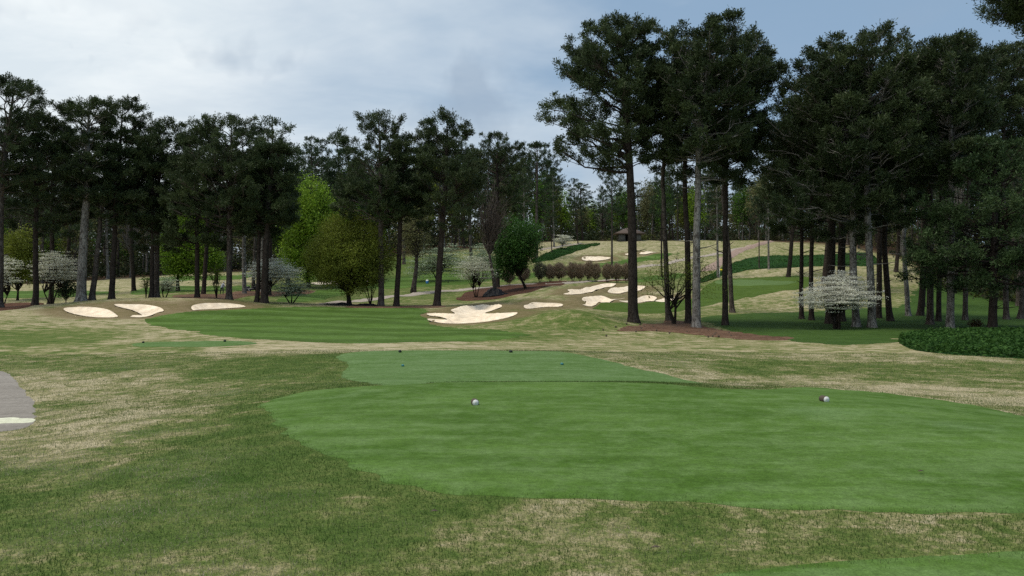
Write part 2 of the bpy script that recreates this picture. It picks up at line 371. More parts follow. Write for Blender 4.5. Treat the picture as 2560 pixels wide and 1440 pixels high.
def rough_mat():
    m, nt, out = new_mat('rough grass'); q = NT(nt); p = q.pos()
    n1 = q.noise(p, .28, 5, .62, .6); n2 = q.noise(p, 1.3, 4, .65, .4); n3 = q.noise(p, 42, 2, .6); n4 = q.noise(p, 9, 3, .65)
    amp = q.mr(q.attr('dry'), .1, .6, .6, 1.1)
    t = q.math('MULTIPLY', q.math('SUBTRACT', n1, .5), .9)
    t = q.math('ADD', t, q.math('MULTIPLY', q.math('SUBTRACT', n2, .5), 1.8))
    t = q.math('ADD', t, q.math('MULTIPLY', q.math('SUBTRACT', n4, .5), 1.1))
    t = q.math('ADD', q.attr('dry'), q.math('MULTIPLY', t, amp), clamp=True)
    c = q.ramp(t, [(0, (.046, .086, .015)), (.3, (.080, .118, .028)), (.52, (.125, .150, .045)), (.75, (.25, .225, .115)), (1, (.40, .345, .225))])
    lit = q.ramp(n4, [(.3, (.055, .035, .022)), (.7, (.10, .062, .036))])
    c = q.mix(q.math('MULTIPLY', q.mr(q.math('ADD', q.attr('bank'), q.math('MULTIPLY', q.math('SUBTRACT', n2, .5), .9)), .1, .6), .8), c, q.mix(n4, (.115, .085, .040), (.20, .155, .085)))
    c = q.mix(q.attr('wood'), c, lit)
    g = q.mr(n3, .25, .75, .62, 1.38)
    gm = q.n('ShaderNodeCombineColor'); [q.l(g, gm.inputs[i]) for i in range(3)]
    c = q.mix(1.0, c, gm.outputs[0], 'MULTIPLY')
    q.bsdf(out, c, .95, q.bump(q.math('ADD', n3, n4), .6, .02), .06)
    return m
M['rough'] = rough_mat()

# ------------------------------------------------------------------ ground sheet
def ground():
    A = np.linspace(-1.5, 1.5, 400)
    Y = [-14.]
    while Y[-1] < 400: Y.append(Y[-1] + max(.12, abs(Y[-1]) * .0072))
    Y = np.array(Y + [430, 480, 560, 700, 900, 1200, 1700, 2500])
    yy, aa = np.meshgrid(Y, A, indexing='ij'); xx = aa * (yy + 22) * .92
    z = H(xx, yy)
    for P in BP:
        lo = P.min(0); hi = P.max(0); m = (xx > lo[0]) & (xx < hi[0]) & (yy > lo[1]) & (yy < hi[1]); ins = inside(xx[m], yy[m], P)
        z[m] -= np.where(ins, .16 * np.clip(pdist(xx[m], yy[m], P) / .35, 0, 1), 0)
    yc = np.clip(yy, 6, None); u = HU + F * xx / yc
    bank = np.zeros_like(xx)
    for k, P in enumerate(BP[:-1]):
        R_ = 3.2; lo = P.min(0) - R_; hi = P.max(0) + R_; m = (xx > lo[0]) & (xx < hi[0]) & (yy > lo[1]) & (yy < hi[1])
        bank[m] = np.maximum(bank[m], np.clip(1 - pdist(xx[m], yy[m], P) / R_, 0, 1))
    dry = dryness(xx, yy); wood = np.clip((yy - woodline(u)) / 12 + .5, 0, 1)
    nr, nc = xx.shape; i = (np.arange(nr - 1)[:, None] * nc + np.arange(nc - 1)[None]).ravel()
    f = np.concatenate([np.stack([i, i + 1, i + nc + 1], 1), np.stack([i, i + nc + 1, i + nc], 1)])
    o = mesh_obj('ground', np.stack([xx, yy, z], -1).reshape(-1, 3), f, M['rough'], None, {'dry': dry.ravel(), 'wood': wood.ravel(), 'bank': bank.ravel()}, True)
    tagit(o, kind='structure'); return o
ground()

LIFT = {}
def ragged(P, amp, seed):
    out = []
    for i in range(len(P)):
        a, b = P[i], P[(i + 1) % len(P)]; k = max(1, int(np.hypot(*(b - a)) / (.14 if amp < .2 else .5)))
        for t in np.linspace(0, 1, k, endpoint=False): out.append(a + (b - a) * t)
    O = np.array(out); T = np.roll(O, -1, 0) - np.roll(O, 1, 0); N = nrm(np.column_stack([-T[:, 1], T[:, 0]])); return O + N * ((nz(O[:, 0], O[:, 1], 5 if amp < .2 else 1.4, seed) - .5) * amp + (nz(O[:, 0], O[:, 1], 1.3 if amp < .2 else .35, seed + 1) - .5) * amp * 1.6)[:, None]
def sheet(name, poly, mat, lift=1., step=None, dz=None, kind='structure', label=None, cat=None):
    P = np.asarray(poly); out = []
    for i in range(len(P)):                                   # resample the rim
        a, b = P[i], P[(i + 1) % len(P)]; L = np.hypot(*(b - a)); s = max(.2, .006 * max(a[1], 5))
        for t in np.linspace(0, 1, max(1, int(L / s)), endpoint=False): out.append(a + (b - a) * t)
    rim = np.array(out); lo = rim.min(0); hi = rim.max(0)
    dmid = max(6, rim[:, 1].mean()); s = step or max(.22, .0065 * dmid)
    gx, gy = np.meshgrid(np.arange(lo[0], hi[0], s), np.arange(lo[1], hi[1], s))
    gx = gx.ravel(); gy = gy.ravel(); m = inside(gx, gy, rim)
    gx, gy = gx[m], gy[m]
    if len(gx):
        m = np.zeros(len(gx), bool)
        dd = np.min(np.hypot(gx[:, None] - rim[None, ::2, 0], gy[:, None] - rim[None, ::2, 1]), 1) if len(gx) * len(rim) < 3e7 else np.full(len(gx), 9.)
        m = dd > s * .4; gx, gy = gx[m], gy[m]
    pts = np.concatenate([rim, np.stack([gx, gy], 1)]); n = len(rim)
    r = delaunay_2d_cdt([Vector(p) for p in pts], [], [list(range(n))], 1, 1e-4)
    v = np.array([(p.x, p.y) for p in r[0]]); f = np.array([t for t in r[2] if len(t) == 3])
    A, B_, C_ = v[f[:, 0]], v[f[:, 1]], v[f[:, 2]]
    cr = (B_[:, 0] - A[:, 0]) * (C_[:, 1] - A[:, 1]) - (B_[:, 1] - A[:, 1]) * (C_[:, 0] - A[:, 0])
    f = np.where((cr < 0)[:, None], f[:, [0, 2, 1]], f)
    isrim = np.zeros(len(v), bool); isrim[:n] = True
    z = H(v[:, 0], v[:, 1]) + lift * (.008 + .0006 * np.clip(v[:, 1], 5, None)) * np.where(isrim, .12, 1)
    if dz is not None: z = z + dz(v[:, 0], v[:, 1])
    o = mesh_obj(name, np.column_stack([v, z]), f, mat, None, None, True)
    tagit(o, label, cat, None, kind); return o

TEE1 = gpoly([(655, 1032), (690, 998), (760, 979), (850, 971), (950, 965), (1080, 15.0, 'd'), (1260, 15.2, 'd'), (1400, 15.2, 'd'), (1550, 15.1, 'd'), (1700, 14.9, 'd'), (1850, 14.3, 'd'), (2000, 968), (2150, 978), (2300, 993), (2450, 1017), (2560, 1042),
  (2750, 1090), (2900, 1150), (2950, 1240), (2700, 1278), (2400, 1282), (2200, 1281), (1900, 1272), (1600, 1256), (1350, 1246), (1150, 1238), (1030, 1215), (930, 1185), (850, 1150), (780, 1110), (700, 1065)])
TEE2 = gpoly([(848, 893), (875, 882), (960, 878), (1100, 877), (1280, 878), (1400, 880), (1460, 889), (1530, 905), (1600, 923), (1680, 940), (1760, 17.4, 'd'), (1500, 16.9, 'd'), (1200, 16.9, 'd'), (1000, 966), (900, 954), (850, 938), (868, 915)])
TEE3 = gpoly([(330, 861), (360, 857), (450, 855), (560, 853), (620, 855), (640, 860), (560, 866), (450, 867), (350, 867)])
TEE4 = gpoly([(1760, 1452), (1900, 1424), (2100, 1404), (2400, 1388), (2560, 1378), (2900, 1390), (3000, 1700), (2300, 1800), (1700, 1600)])
FAIR = gpoly([(365, 800), (420, 786), (520, 778), (620, 773), (700, 768), (800, 768), (950, 771), (1040, 770), (1068, 777), (1055, 793), (1085, 812), (1150, 822), (1230, 825), (1315, 836), (1260, 848), (1100, 855), (900, 858), (700, 850), (560, 840), (470, 828), (400, 815)])
TEE1 = ragged(TEE1, .16, 41); TEE2 = ragged(TEE2, .14, 43)
sheet('tee_box', TEE1, M['tee'], step=.3); sheet('tee_box', TEE2, M['tee2'], step=.35); sheet('tee_box', TEE3, M['tee2']); sheet('tee_box', TEE4, M['tee'], step=.3)
FAIR = ragged(FAIR[::1], .5, 51)
sheet('fairway', FAIR, M['fairway'])
sheet('fairway', gpoly([(1485, 769), (1600, 759), (1690, 751), (1740, 740), (1762, 718), (1800, 699), (1900, 694), (2000, 690), (2030, 700), (2005, 722), (1900, 738), (1850, 748), (1800, 756), (1750, 768), (1700, 778), (1640, 784), (1580, 782), (1520, 776)]), M['green'])
sheet('putting_green', gpoly([(1785, 706), (1830, 702), (1900, 701), (1985, 706), (1975, 712), (1900, 715), (1820, 714)]), M['putt'], 2.2)
for P in ([(-60, 744), (-60, 730), (100, 727), (210, 726), (300, 729), (210, 740), (100, 744)],
          [(330, 728), (380, 718), (520, 716), (640, 713), (700, 716), (640, 724), (520, 729), (400, 735), (340, 737)],
          [(340, 700), (420, 694), (520, 690), (620, 687), (640, 690), (560, 700), (430, 704)],
          [(880, 716), (960, 703), (1040, 690), (1120, 684), (1200, 680), (1262, 676), (1250, 695), (1180, 708), (1080, 716), (960, 722)],
          [(1250, 704), (1300, 690), (1380, 676), (1460, 664), (1540, 654), (1600, 643), (1660, 633), (1700, 634), (1660, 646), (1600, 655), (1540, 665), (1440, 678), (1350, 692)],
          [(1590, 700), (1650, 690), (1740, 682), (1700, 694), (1620, 704)],
          [(690, 752), (760, 735), (850, 722), (880, 728), (830, 742), (760, 755)]):
    sheet('fairway', gpoly(P), M['fairway'])
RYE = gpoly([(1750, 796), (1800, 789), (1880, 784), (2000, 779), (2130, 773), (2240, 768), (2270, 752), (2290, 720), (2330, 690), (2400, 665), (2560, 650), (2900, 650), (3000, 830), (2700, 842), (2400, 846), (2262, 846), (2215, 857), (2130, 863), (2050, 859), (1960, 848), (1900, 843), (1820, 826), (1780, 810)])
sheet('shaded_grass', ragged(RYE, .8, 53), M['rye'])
IVY = gpoly([(2248, 852), (2290, 838), (2400, 832), (2560, 829), (2800, 830), (2900, 870), (2800, 902), (2560, 897), (2450, 891), (2350, 884), (2275, 872)])
IVY2 = gpoly([(1745, 703), (1790, 678), (1840, 656), (1920, 641), (2000, 640), (2090, 636), (2170, 634), (2190, 660), (2100, 664), (2000, 668), (1900, 673), (1820, 688), (1770, 702)])
IVY3 = gpoly([(1330, 652), (1365, 634), (1420, 618), (1480, 610), (1500, 612), (1450, 626), (1400, 642), (1345, 656)])
for P in (IVY, IVY2, IVY3): sheet('ground_cover', P, M['ivybed'], 1.5)
sheet('pine_straw_bed', ragged(gpoly([(1548, 824), (1600, 812), (1680, 802), (1740, 811), (1800, 824), (1880, 838), (1960, 846), (1930, 851), (1850, 847), (1750, 839), (1650, 831), (1570, 829)]), .8, 52), M['straw'], 2.)
sheet('mulch_bed', gpoly([(1142, 744), (1180, 728), (1250, 715), (1350, 708), (1450, 704), (1570, 699), (1572, 702), (1420, 708), (1350, 722), (1300, 735), (1220, 750), (1155, 752)]), M['mulch'], 1.6)
sheet('mulch_bed', gpoly([(430, 741), (480, 737), (560, 735), (660, 730), (760, 727), (790, 732), (700, 740), (600, 745), (500, 747)]), M['straw'], 1.6)
sheet('mulch_bed', gpoly([(860, 768), (930, 766), (1040, 765), (1105, 765), (1110, 768), (1040, 770), (930, 771)]), M['straw'], 1.6)
sheet('mulch_bed', gpoly([(-80, 776), (0, 762), (60, 758), (110, 760), (70, 768), (20, 775), (-60, 782)]), M['mulch'], 1.6)
PATH = ragged(gpoly([(-160, 930), (-60, 925), (0, 928), (35, 945), (60, 978), (85, 1008), (91, 1038), (77, 1060), (48, 1073), (0, 1079), (-160, 1092)]), .07, 47)
sheet('cart_path', PATH, M['asphalt'], step=.3)
sheet('road_marking', gpoly([(-160, 1050), (0, 1048), (82, 1047), (74, 1058), (0, 1062), (-160, 1065)]), M['paint'], 2.2)
def strip(name, pts, w, mat, lift=2.):
    c = np.array([hit(u, v) for u, v in pts]); t = np.gradient(c, axis=0); n = np.column_stack([-t[:, 1], t[:, 0]]); n /= np.linalg.norm(n, axis=1)[:, None]
    P = spline(np.concatenate([c + n * w / 2, (c - n * w / 2)[::-1]]), 3); return sheet(name, P, mat, lift)
strip('cart_path', [(820, 761), (900, 753), (960, 745), (1040, 736), (1120, 728), (1240, 718), (1330, 712)], 2.3, M['path'])
strip('cart_path', [(1360, 712), (1420, 708), (1500, 704), (1570, 700)], 1.6, M['path'])
strip('cart_path', [(1600, 668), (1680, 656), (1760, 641), (1830, 626), (1890, 613)], 1.7, M['path'])
strip('cart_path', [(1355, 624), (1400, 616), (1450, 609)], 1.6, M['path'])
sheet('cart_path', gpoly([(1752, 676), (1790, 652), (1825, 631), (1870, 614), (1915, 604), (1935, 605), (1890, 618), (1848, 634), (1812, 658), (1790, 675)]), M['brickpath'], 2)
for P in BP: sheet('sand_bunker', P, M['sand'], .9, step=.4)

# ------------------------------------------------------------------ growing grass, leaves
def blades(name, n, zone, length, width, mat, d0, d1, seed, umax=(-250, 2810), power=1.0, lean=1.05, tintf=None):
    r = rs(seed)
    d = np.exp(r.uniform(math.log(d0), math.log(d1), n * 3)) if power == 1 else (d0 ** power + r.uniform(0, 1, n * 3) * (d1 ** power - d0 ** power)) ** (1 / power)
    u = r.uniform(umax[0], umax[1], n * 3); x = (u - HU) / F * d; y = d
    m = zone(x, y); x, y = x[m][:n], y[m][:n]; k = len(x)
    z = H(x, y); az = r.uniform(0, 2 * np.pi, k); le = np.abs(r.normal(0, lean, k)).clip(0, 1.35)
    L = length * r.uniform(.55, 1.25, k) * (1 + .02 * y); W = width * r.uniform(.7, 1.3, k) * (1 + .05 * y)
    dr = np.stack([np.cos(az) * np.sin(le), np.sin(az) * np.sin(le), np.cos(le)], 1)
    fc = r.uniform(0, 2 * np.pi, k); side = np.stack([np.cos(fc), np.sin(fc), 0 * fc], 1) * W[:, None] / 2
    b = np.stack([x, y, z], 1) - dr * .004; tip = b + dr * L[:, None]
    v = np.stack([b - side, b + side, tip], 1).reshape(-1, 3); f = np.arange(3 * k).reshape(-1, 3)
    t = tintf(x, y, r) if tintf else r.uniform(0, 1, k)
    o = mesh_obj(name, v, f, mat, None, {'tint': np.repeat(t, 3)}); tagit(o, kind='stuff'); return o

def blade_mat(name, stops, trans=.3):
    m, nt, out = new_mat(name); q = NT(nt); c = q.ramp(q.attr('tint'), stops); q.bsdf(out, c, .7, None, .15, trans); return m
M['rblade'] = blade_mat('rough blade', [(0, (.044, .090, .016)), (.35, (.090, .140, .036)), (.55, (.14, .18, .065)), (.75, (.28, .27, .15)), (1, (.46, .41, .285))])
M['tblade'] = blade_mat('tee blade', [(0, (.040, .105, .016)), (.5, (.080, .165, .038)), (1, (.16, .25, .10))])
M['ivyleaf'] = blade_mat('ground cover leaf', [(0, (.012, .034, .006)), (.6, (.034, .090, .015)), (1, (.085, .17, .035))], .25)
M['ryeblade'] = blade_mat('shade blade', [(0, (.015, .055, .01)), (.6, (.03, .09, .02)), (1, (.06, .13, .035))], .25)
def in_any(x, y, polys):
    m = np.zeros(len(x), bool)
    for p in polys: m |= inside(x, y, p)
    return m
def ztint(x, y, r):
    e = pdist(x, y, TEE1[::6]); t = dryness(x, y) * np.clip(e / .9, .15, 1); amp = np.clip(.55 + t * .9, .55, 1.1)
    t = t + amp * ((nz(x, y, 1.1, 1) - .5) * .9 + (nz(x, y, 4.3, 2) - .5) * .75 + (nz(x, y, .45, 5) - .5) * .35)
    return np.clip(t * .74 + r.normal(.05, .19, len(x)), .10, 1)
def roughz(x, y):
    r = rs(8); return ~in_any(x + r.normal(0, .08, len(x)), y + r.normal(0, .12, len(x)), [TEE1, TEE2, TEE4]) & ~in_any(x, y, [PATH, IVY])
def teez(x, y):
    r = rs(18); return in_any(x + r.normal(0, .07, len(x)), y + r.normal(0, .1, len(x)), [TEE1, TEE4])
blades('rough_grass', 380000, roughz, .030, .0038, M['rblade'], 4.2, 30, 1, power=.6, tintf=ztint)
blades('mown_grass', 170000, teez, .010, .0030, M['tblade'], 4.2, 15.3, 2, power=1.2, lean=.7,
       tintf=lambda x, y, r: np.clip(.42 + (nz(x, y, .8, 3) - .5) * .9 + (nz(x, y, 3, 4) - .5) * .5 + r.normal(0, .18, len(x)), 0, 1))

def leafbed(name, poly, n, h, size, mat, seed):
    r = rs(seed); lo = poly.min(0); hi = poly.max(0); x = r.uniform(lo[0], hi[0], n * 4); y = r.uniform(lo[1], hi[1], n * 4)
    m = inside(x, y, poly) & (HU + F * x / y < 2800); x, y = x[m][:n], y[m][:n]; k = len(x)
    bump = (nz(x, y, .9, seed) * .6 + nz(x, y, 2.7, seed + 1) * .4); z = H(x, y) + r.uniform(.02, 1, k) * h * (.35 + bump)
    c = np.stack([x, y, z], 1); a = nrm(r.normal(0, 1, (k, 3)) * [1, 1, .6]); b = nrm(np.cross(a, nrm(r.normal(0, 1, (k, 3)) + [0, -.3, .8])))
    s = size * r.uniform(.6, 1.4, k)[:, None]; v = np.stack([c - a * s, c + b * s * .5, c + a * s, c - b * s * .5], 1).reshape(-1, 3)
    i = np.arange(k)[:, None] * 4; f = np.concatenate([i + [0, 1, 2], i + [0, 2, 3]])
    t = np.clip(r.uniform(0, 1, k) * .5 + bump * .5, 0, 1)
    o = mesh_obj(name, v, f, mat, None, {'tint': np.repeat(t, 4)}); tagit(o, kind='stuff'); return o
leafbed('ivy_ground_cover', IVY, 60000, .38, .075, M['ivyleaf'], 11)
leafbed('ivy_ground_cover', IVY2, 26000, .28, .16, M['ivyleaf'], 12)
leafbed('ivy_ground_cover', IVY3, 9000, .3, .2, M['ivyleaf'], 13)
# ------------------------------------------------------------------ trees
M['needle'] = foliage('pine needles', (.024, .040, .014), (.080, .108, .040), .2, .55)
M['needle_far'] = foliage('far pine needles', (.026, .048, .020), (.065, .095, .038), .2, .6)
M['needle_young'] = foliage('young pine needles', (.028, .056, .018), (.080, .125, .044), .2, .55)
M['bark_dark'] = bark('dark pine bark', (.036, .028, .023), (.12, .10, .088), .22)
M['bark_mid'] = bark('pine bark', (.055, .044, .037), (.19, .165, .145), .45)
M['bark_light'] = bark('lichen pine bark', (.085, .074, .064), (.31, .29, .26), .95)
M['bark_tree'] = bark('broadleaf bark', (.022, .018, .014), (.07, .06, .05), .2, 2)
M['bark_grey'] = bark('grey bark', (.11, .10, .088), (.24, .22, .20), .6, 2)
BK = {'d': M['bark_dark'], 'm': M['bark_mid'], 'l': M['bark_light']}

def fans(B, cen, out, K, L, W, r, tint, up=.3, spread=1.0, jit=.11):
    """needle fans: K slim triangles leaving each centre"""
    n = len(cen); c = np.repeat(cen, K, 0) + r.normal(0, jit, (n * K, 3)); o = np.repeat(out, K, 0)
    d = nrm(o * .7 + nrm(r.normal(0, 1, (n * K, 3))) * spread + [0, 0, up])
    s = nrm(np.cross(d, nrm(r.normal(0, 1, (n * K, 3)))))
    Lr = L * r.uniform(.65, 1.2, (n * K, 1)); w = W * r.uniform(.7, 1.3, (n * K, 1))
    tip = c + d * Lr; v = np.stack([c, tip - s * w / 2, tip + s * w / 2], 1).reshape(-1, 3)
    t = np.clip(np.repeat(tint, K) + r.normal(0, .12, n * K), 0, 1)
    B.add(v, np.arange(len(v)).reshape(-1, 3), np.repeat(t, 3))

def pine(name, Ht, env, path, r0, bk, seed, nb=46, K=17, L=.31, W=.07, sub=7, clump=6, loc=(0, 0, 0), rz=0, dead=6, needle=None, rise=(.15, .75), gap=.0, tintb=.35, low=None, bias=.8):
    """env [(height, reach left, reach right)], path [(height, x, y)] in metres"""
    r = rs(seed); root = empty(name, loc, rz)
    env = sorted(env); ez = np.array([e[0] for e in env]); eL = np.array([e[1] for e in env]); eR = np.array([e[2] for e in env])
    pz = np.array([p[0] for p in path]); px = np.array([p[1] for p in path]); py = np.array([p[2] for p in path])
    zs = np.linspace(0, Ht * .985, 22); wob = np.cumsum(r.normal(0, .025, (22, 2)), 0); wob[0] = 0
    ax = lambda z: np.interp(z, pz, px) + np.interp(z, zs, wob[:, 0]); ay = lambda z: np.interp(z, pz, py) + np.interp(z, zs, wob[:, 1])
    rad = lambda z: r0 * (1 - .62 * (z / Ht) ** 1.1) * np.where(z > Ht * .72, np.clip((Ht * 1.01 - z) / (Ht * .29), .03, 1), 1) * (1 + .5 * np.exp(-z / .35))
    zt = np.concatenate([[-.35, .0, .12, .3, .6], np.linspace(1.1, Ht * .985, 24)])
    tb = Buf(); v, f = tubes(np.stack([ax(zt), ay(zt), zt], 1), rad(zt.clip(0)), 12); tb.add(v, f)
    z0, z1 = ez[0], Ht - .9
    # branches, aimed at tips spread over the crown's outline
    ht = z0 + (z1 - z0) * np.sort(r.uniform(0, 1, nb)) ** bias
    ht = ht + .30 * np.sin(ht * 3.6 + seed); az = np.arange(nb) * 2.399 + r.uniform(-.5, .5, nb)
    c = np.cos(az); s = np.sin(az); ht = np.minimum(ht, z1); fr = np.clip((ht - z0) / (z1 - z0), 0, 1)
    reach = np.where(c > 0, np.interp(ht, ez, eR), np.interp(ht, ez, eL)); av = (np.interp(ht, ez, eR) + np.interp(ht, ez, eL)) / 2
    reach = (np.abs(c) * reach + (1 - np.abs(c)) * av).clip(.35) * r.uniform(.74, 1.1, nb) * 1.0
    if gap: reach *= np.where(r.uniform(0, 1, nb) < gap, .5, 1)
    hb = ht - reach * (rise[0] + (rise[1] - rise[0]) * fr); hb = np.clip(hb, z0 * .82, Ht * .965)
    tipv = np.stack([ax(ht * 0 + hb) + c * reach, ay(hb) + s * reach, ht], 1)
    base = np.stack([ax(hb), ay(hb), hb], 1); N = 6; t = np.linspace(0, 1, N)[None, :, None]
    mid = base * .5 + tipv * .5 + np.stack([r.normal(0, .06, nb) * reach, r.normal(0, .06, nb) * reach, r.uniform(-.16, .06, nb) * reach], 1)
    bz = (1 - t) ** 2 * base[:, None] + 2 * t * (1 - t) * mid[:, None] + t ** 2 * tipv[:, None]
    bz[:, 1:-1] += r.normal(0, .035, (nb, N - 2, 3)) * reach[:, None, None]
    rb = np.clip(r0 * .10 + reach * .011, .03, .17)[:, None] * np.linspace(1, .22, N)[None] * r.uniform(.75, 1.2, (nb, 1))
    bb = Buf(); v, f = tubes(bz, rb, 5); bb.add(v, f)
    # sub branches
    nsb = np.maximum(3, (sub * np.clip(reach / av.mean().clip(.5), .45, 1.4)).astype(int)); idx = np.repeat(np.arange(nb), nsb); m = len(idx)
    ts = r.uniform(.34, 1.0, m) ** .9; ii = np.clip((ts * (N - 1)).astype(int), 0, N - 2); a = (ts * (N - 1) - ii)[:, None]
    p0 = bz[idx, ii] * (1 - a) + bz[idx, ii + 1] * a; T = nrm(bz[idx, ii + 1] - bz[idx, ii])
    side = nrm(np.cross(T, [0, 0, 1.])) * np.where(r.uniform(0, 1, m) < .5, -1, 1)[:, None]
    sl = (.36 * reach[idx] * (1.15 - .75 * ts) + .35) * r.uniform(.6, 1.25, m)
    sd = nrm(T * r.uniform(.25, 1, (m, 1)) + side * r.uniform(.3, 1, (m, 1)) + np.stack([r.normal(0, .15, m), r.normal(0, .15, m), r.uniform(-.05, .45, m)], 1))
    p1 = p0 + sd * sl[:, None] * .55 + r.normal(0, .04, (m, 3)); p2 = p1 + nrm(sd + np.array([0, 0, .35])) * sl[:, None] * .5
    sp = np.stack([p0, p1, p2], 1); v, f = tubes(sp, np.stack([np.full(m, .028), np.full(m, .018), np.full(m, .008)], 1), 3, False); bb.add(v, f)
    # clumps
    cl = []; od = []; tn = []
    shade = r.normal(tintb, .17, nb).clip(0, 1)
    for k in range(clump):
        tt = r.uniform(.55, 1.1, m)[:, None]
        pp = np.where(tt < .5, p0 + (p1 - p0) * tt * 2, p1 + (p2 - p1) * (tt * 2 - 1)) + r.normal(0, .12, (m, 3)) * [1, 1, .45]
        cl.append(pp); od.append(sd); tn.append(shade[idx] + r.normal(0, .1, m))
    cl.append(tipv); od.append(nrm(tipv - base)); tn.append(shade)
    kk = int(nb * .9); zt2 = Ht - r.uniform(.45, 1.8, kk)                       # leader
    cl.append(np.stack([ax(zt2) + r.normal(0, .25 + (Ht - zt2) * .35, kk), ay(zt2) + r.normal(0, .25 + (Ht - zt2) * .35, kk), zt2], 1)); od.append(nrm(r.normal(0, 1, (kk, 3)) + [0, 0, 1])); tn.append(np.full(kk, tintb))
    cl = np.concatenate(cl); ex = cl[:, 2] > Ht - 1.3; cl[ex, 2] = Ht - 1.3 + (cl[ex, 2] - Ht + 1.3) * .6
    nbuf = Buf(); fans(nbuf, cl, np.concatenate(od), K, L, W, r, np.concatenate(tn))
    # dead stubs under the crown
    if dead:
        hd = r.uniform(z0 * .45, z0 * 1.0, dead); a2 = r.uniform(0, 6.28, dead); ln = r.uniform(.5, 2.2, dead)
        b0 = np.stack([ax(hd), ay(hd), hd], 1); dr = np.stack([np.cos(a2), np.sin(a2), r.uniform(-.1, .35, dead)], 1)
        P = np.stack([b0, b0 + dr * ln[:, None] * .5, b0 + dr * ln[:, None] + [0, 0, .12]], 1)
        v, f = tubes(P, np.stack([np.full(dead, .05), np.full(dead, .032), np.full(dead, .012)], 1), 4, False); bb.add(v, f)
    tr = tb.obj('trunk', bk, root, True); bb.obj('branches', bk, tr, True); nbuf.obj('crown', needle or M['needle'], root)
    return root

def copy_tree(src, loc, rz, sx, sz):
    c = src.copy(); COL.objects.link(c); c.location = loc; c.rotation_euler = (0, 0, rz); c.scale = (sx, sx, sz)
    for ch in list(src.children):
        k = ch.copy(); COL.objects.link(k); k.parent = c
        for g in list(ch.children):
            e = g.copy(); COL.objects.link(e); e.parent = k
    return c

PG = 'tall pines around the fairways'
def hero(u, d, vt, w, bk, env, path, label, seed, **kw):
    s = d / F; x = (u - HU) * s; z = Hs(x, d); zz = lambda v: EYE + (HV - v) * s - z
    Ht = zz(vt); pu = sorted([(0., 0., 0.)] + [(zz(v), (uu - u) * s, 0.) for v, uu in path])
    axu = lambda h: np.interp(h, [p[0] for p in pu], [p[1] for p in pu])
    g = .12 * (1 if d > 70 else .3)
    e = [(zz(v), axu(zz(v)) - (a - g * (b - a) * .5 - u) * s, (b + g * (b - a) * .5 - u) * s - axu(zz(v))) for v, a, b in env]
    rr = rs(seed + 999); pu = [(h, xx, h / Ht * rr.normal(0, .4)) for h, xx, _ in pu]
    rz = -math.atan2(x, d)
    o = pine('pine_tree', Ht, e, pu, w * s / 2, BK[bk], seed, loc=(x, d, z), rz=rz, **kw)
    tagit(o, label, 'pine tree', PG); return o

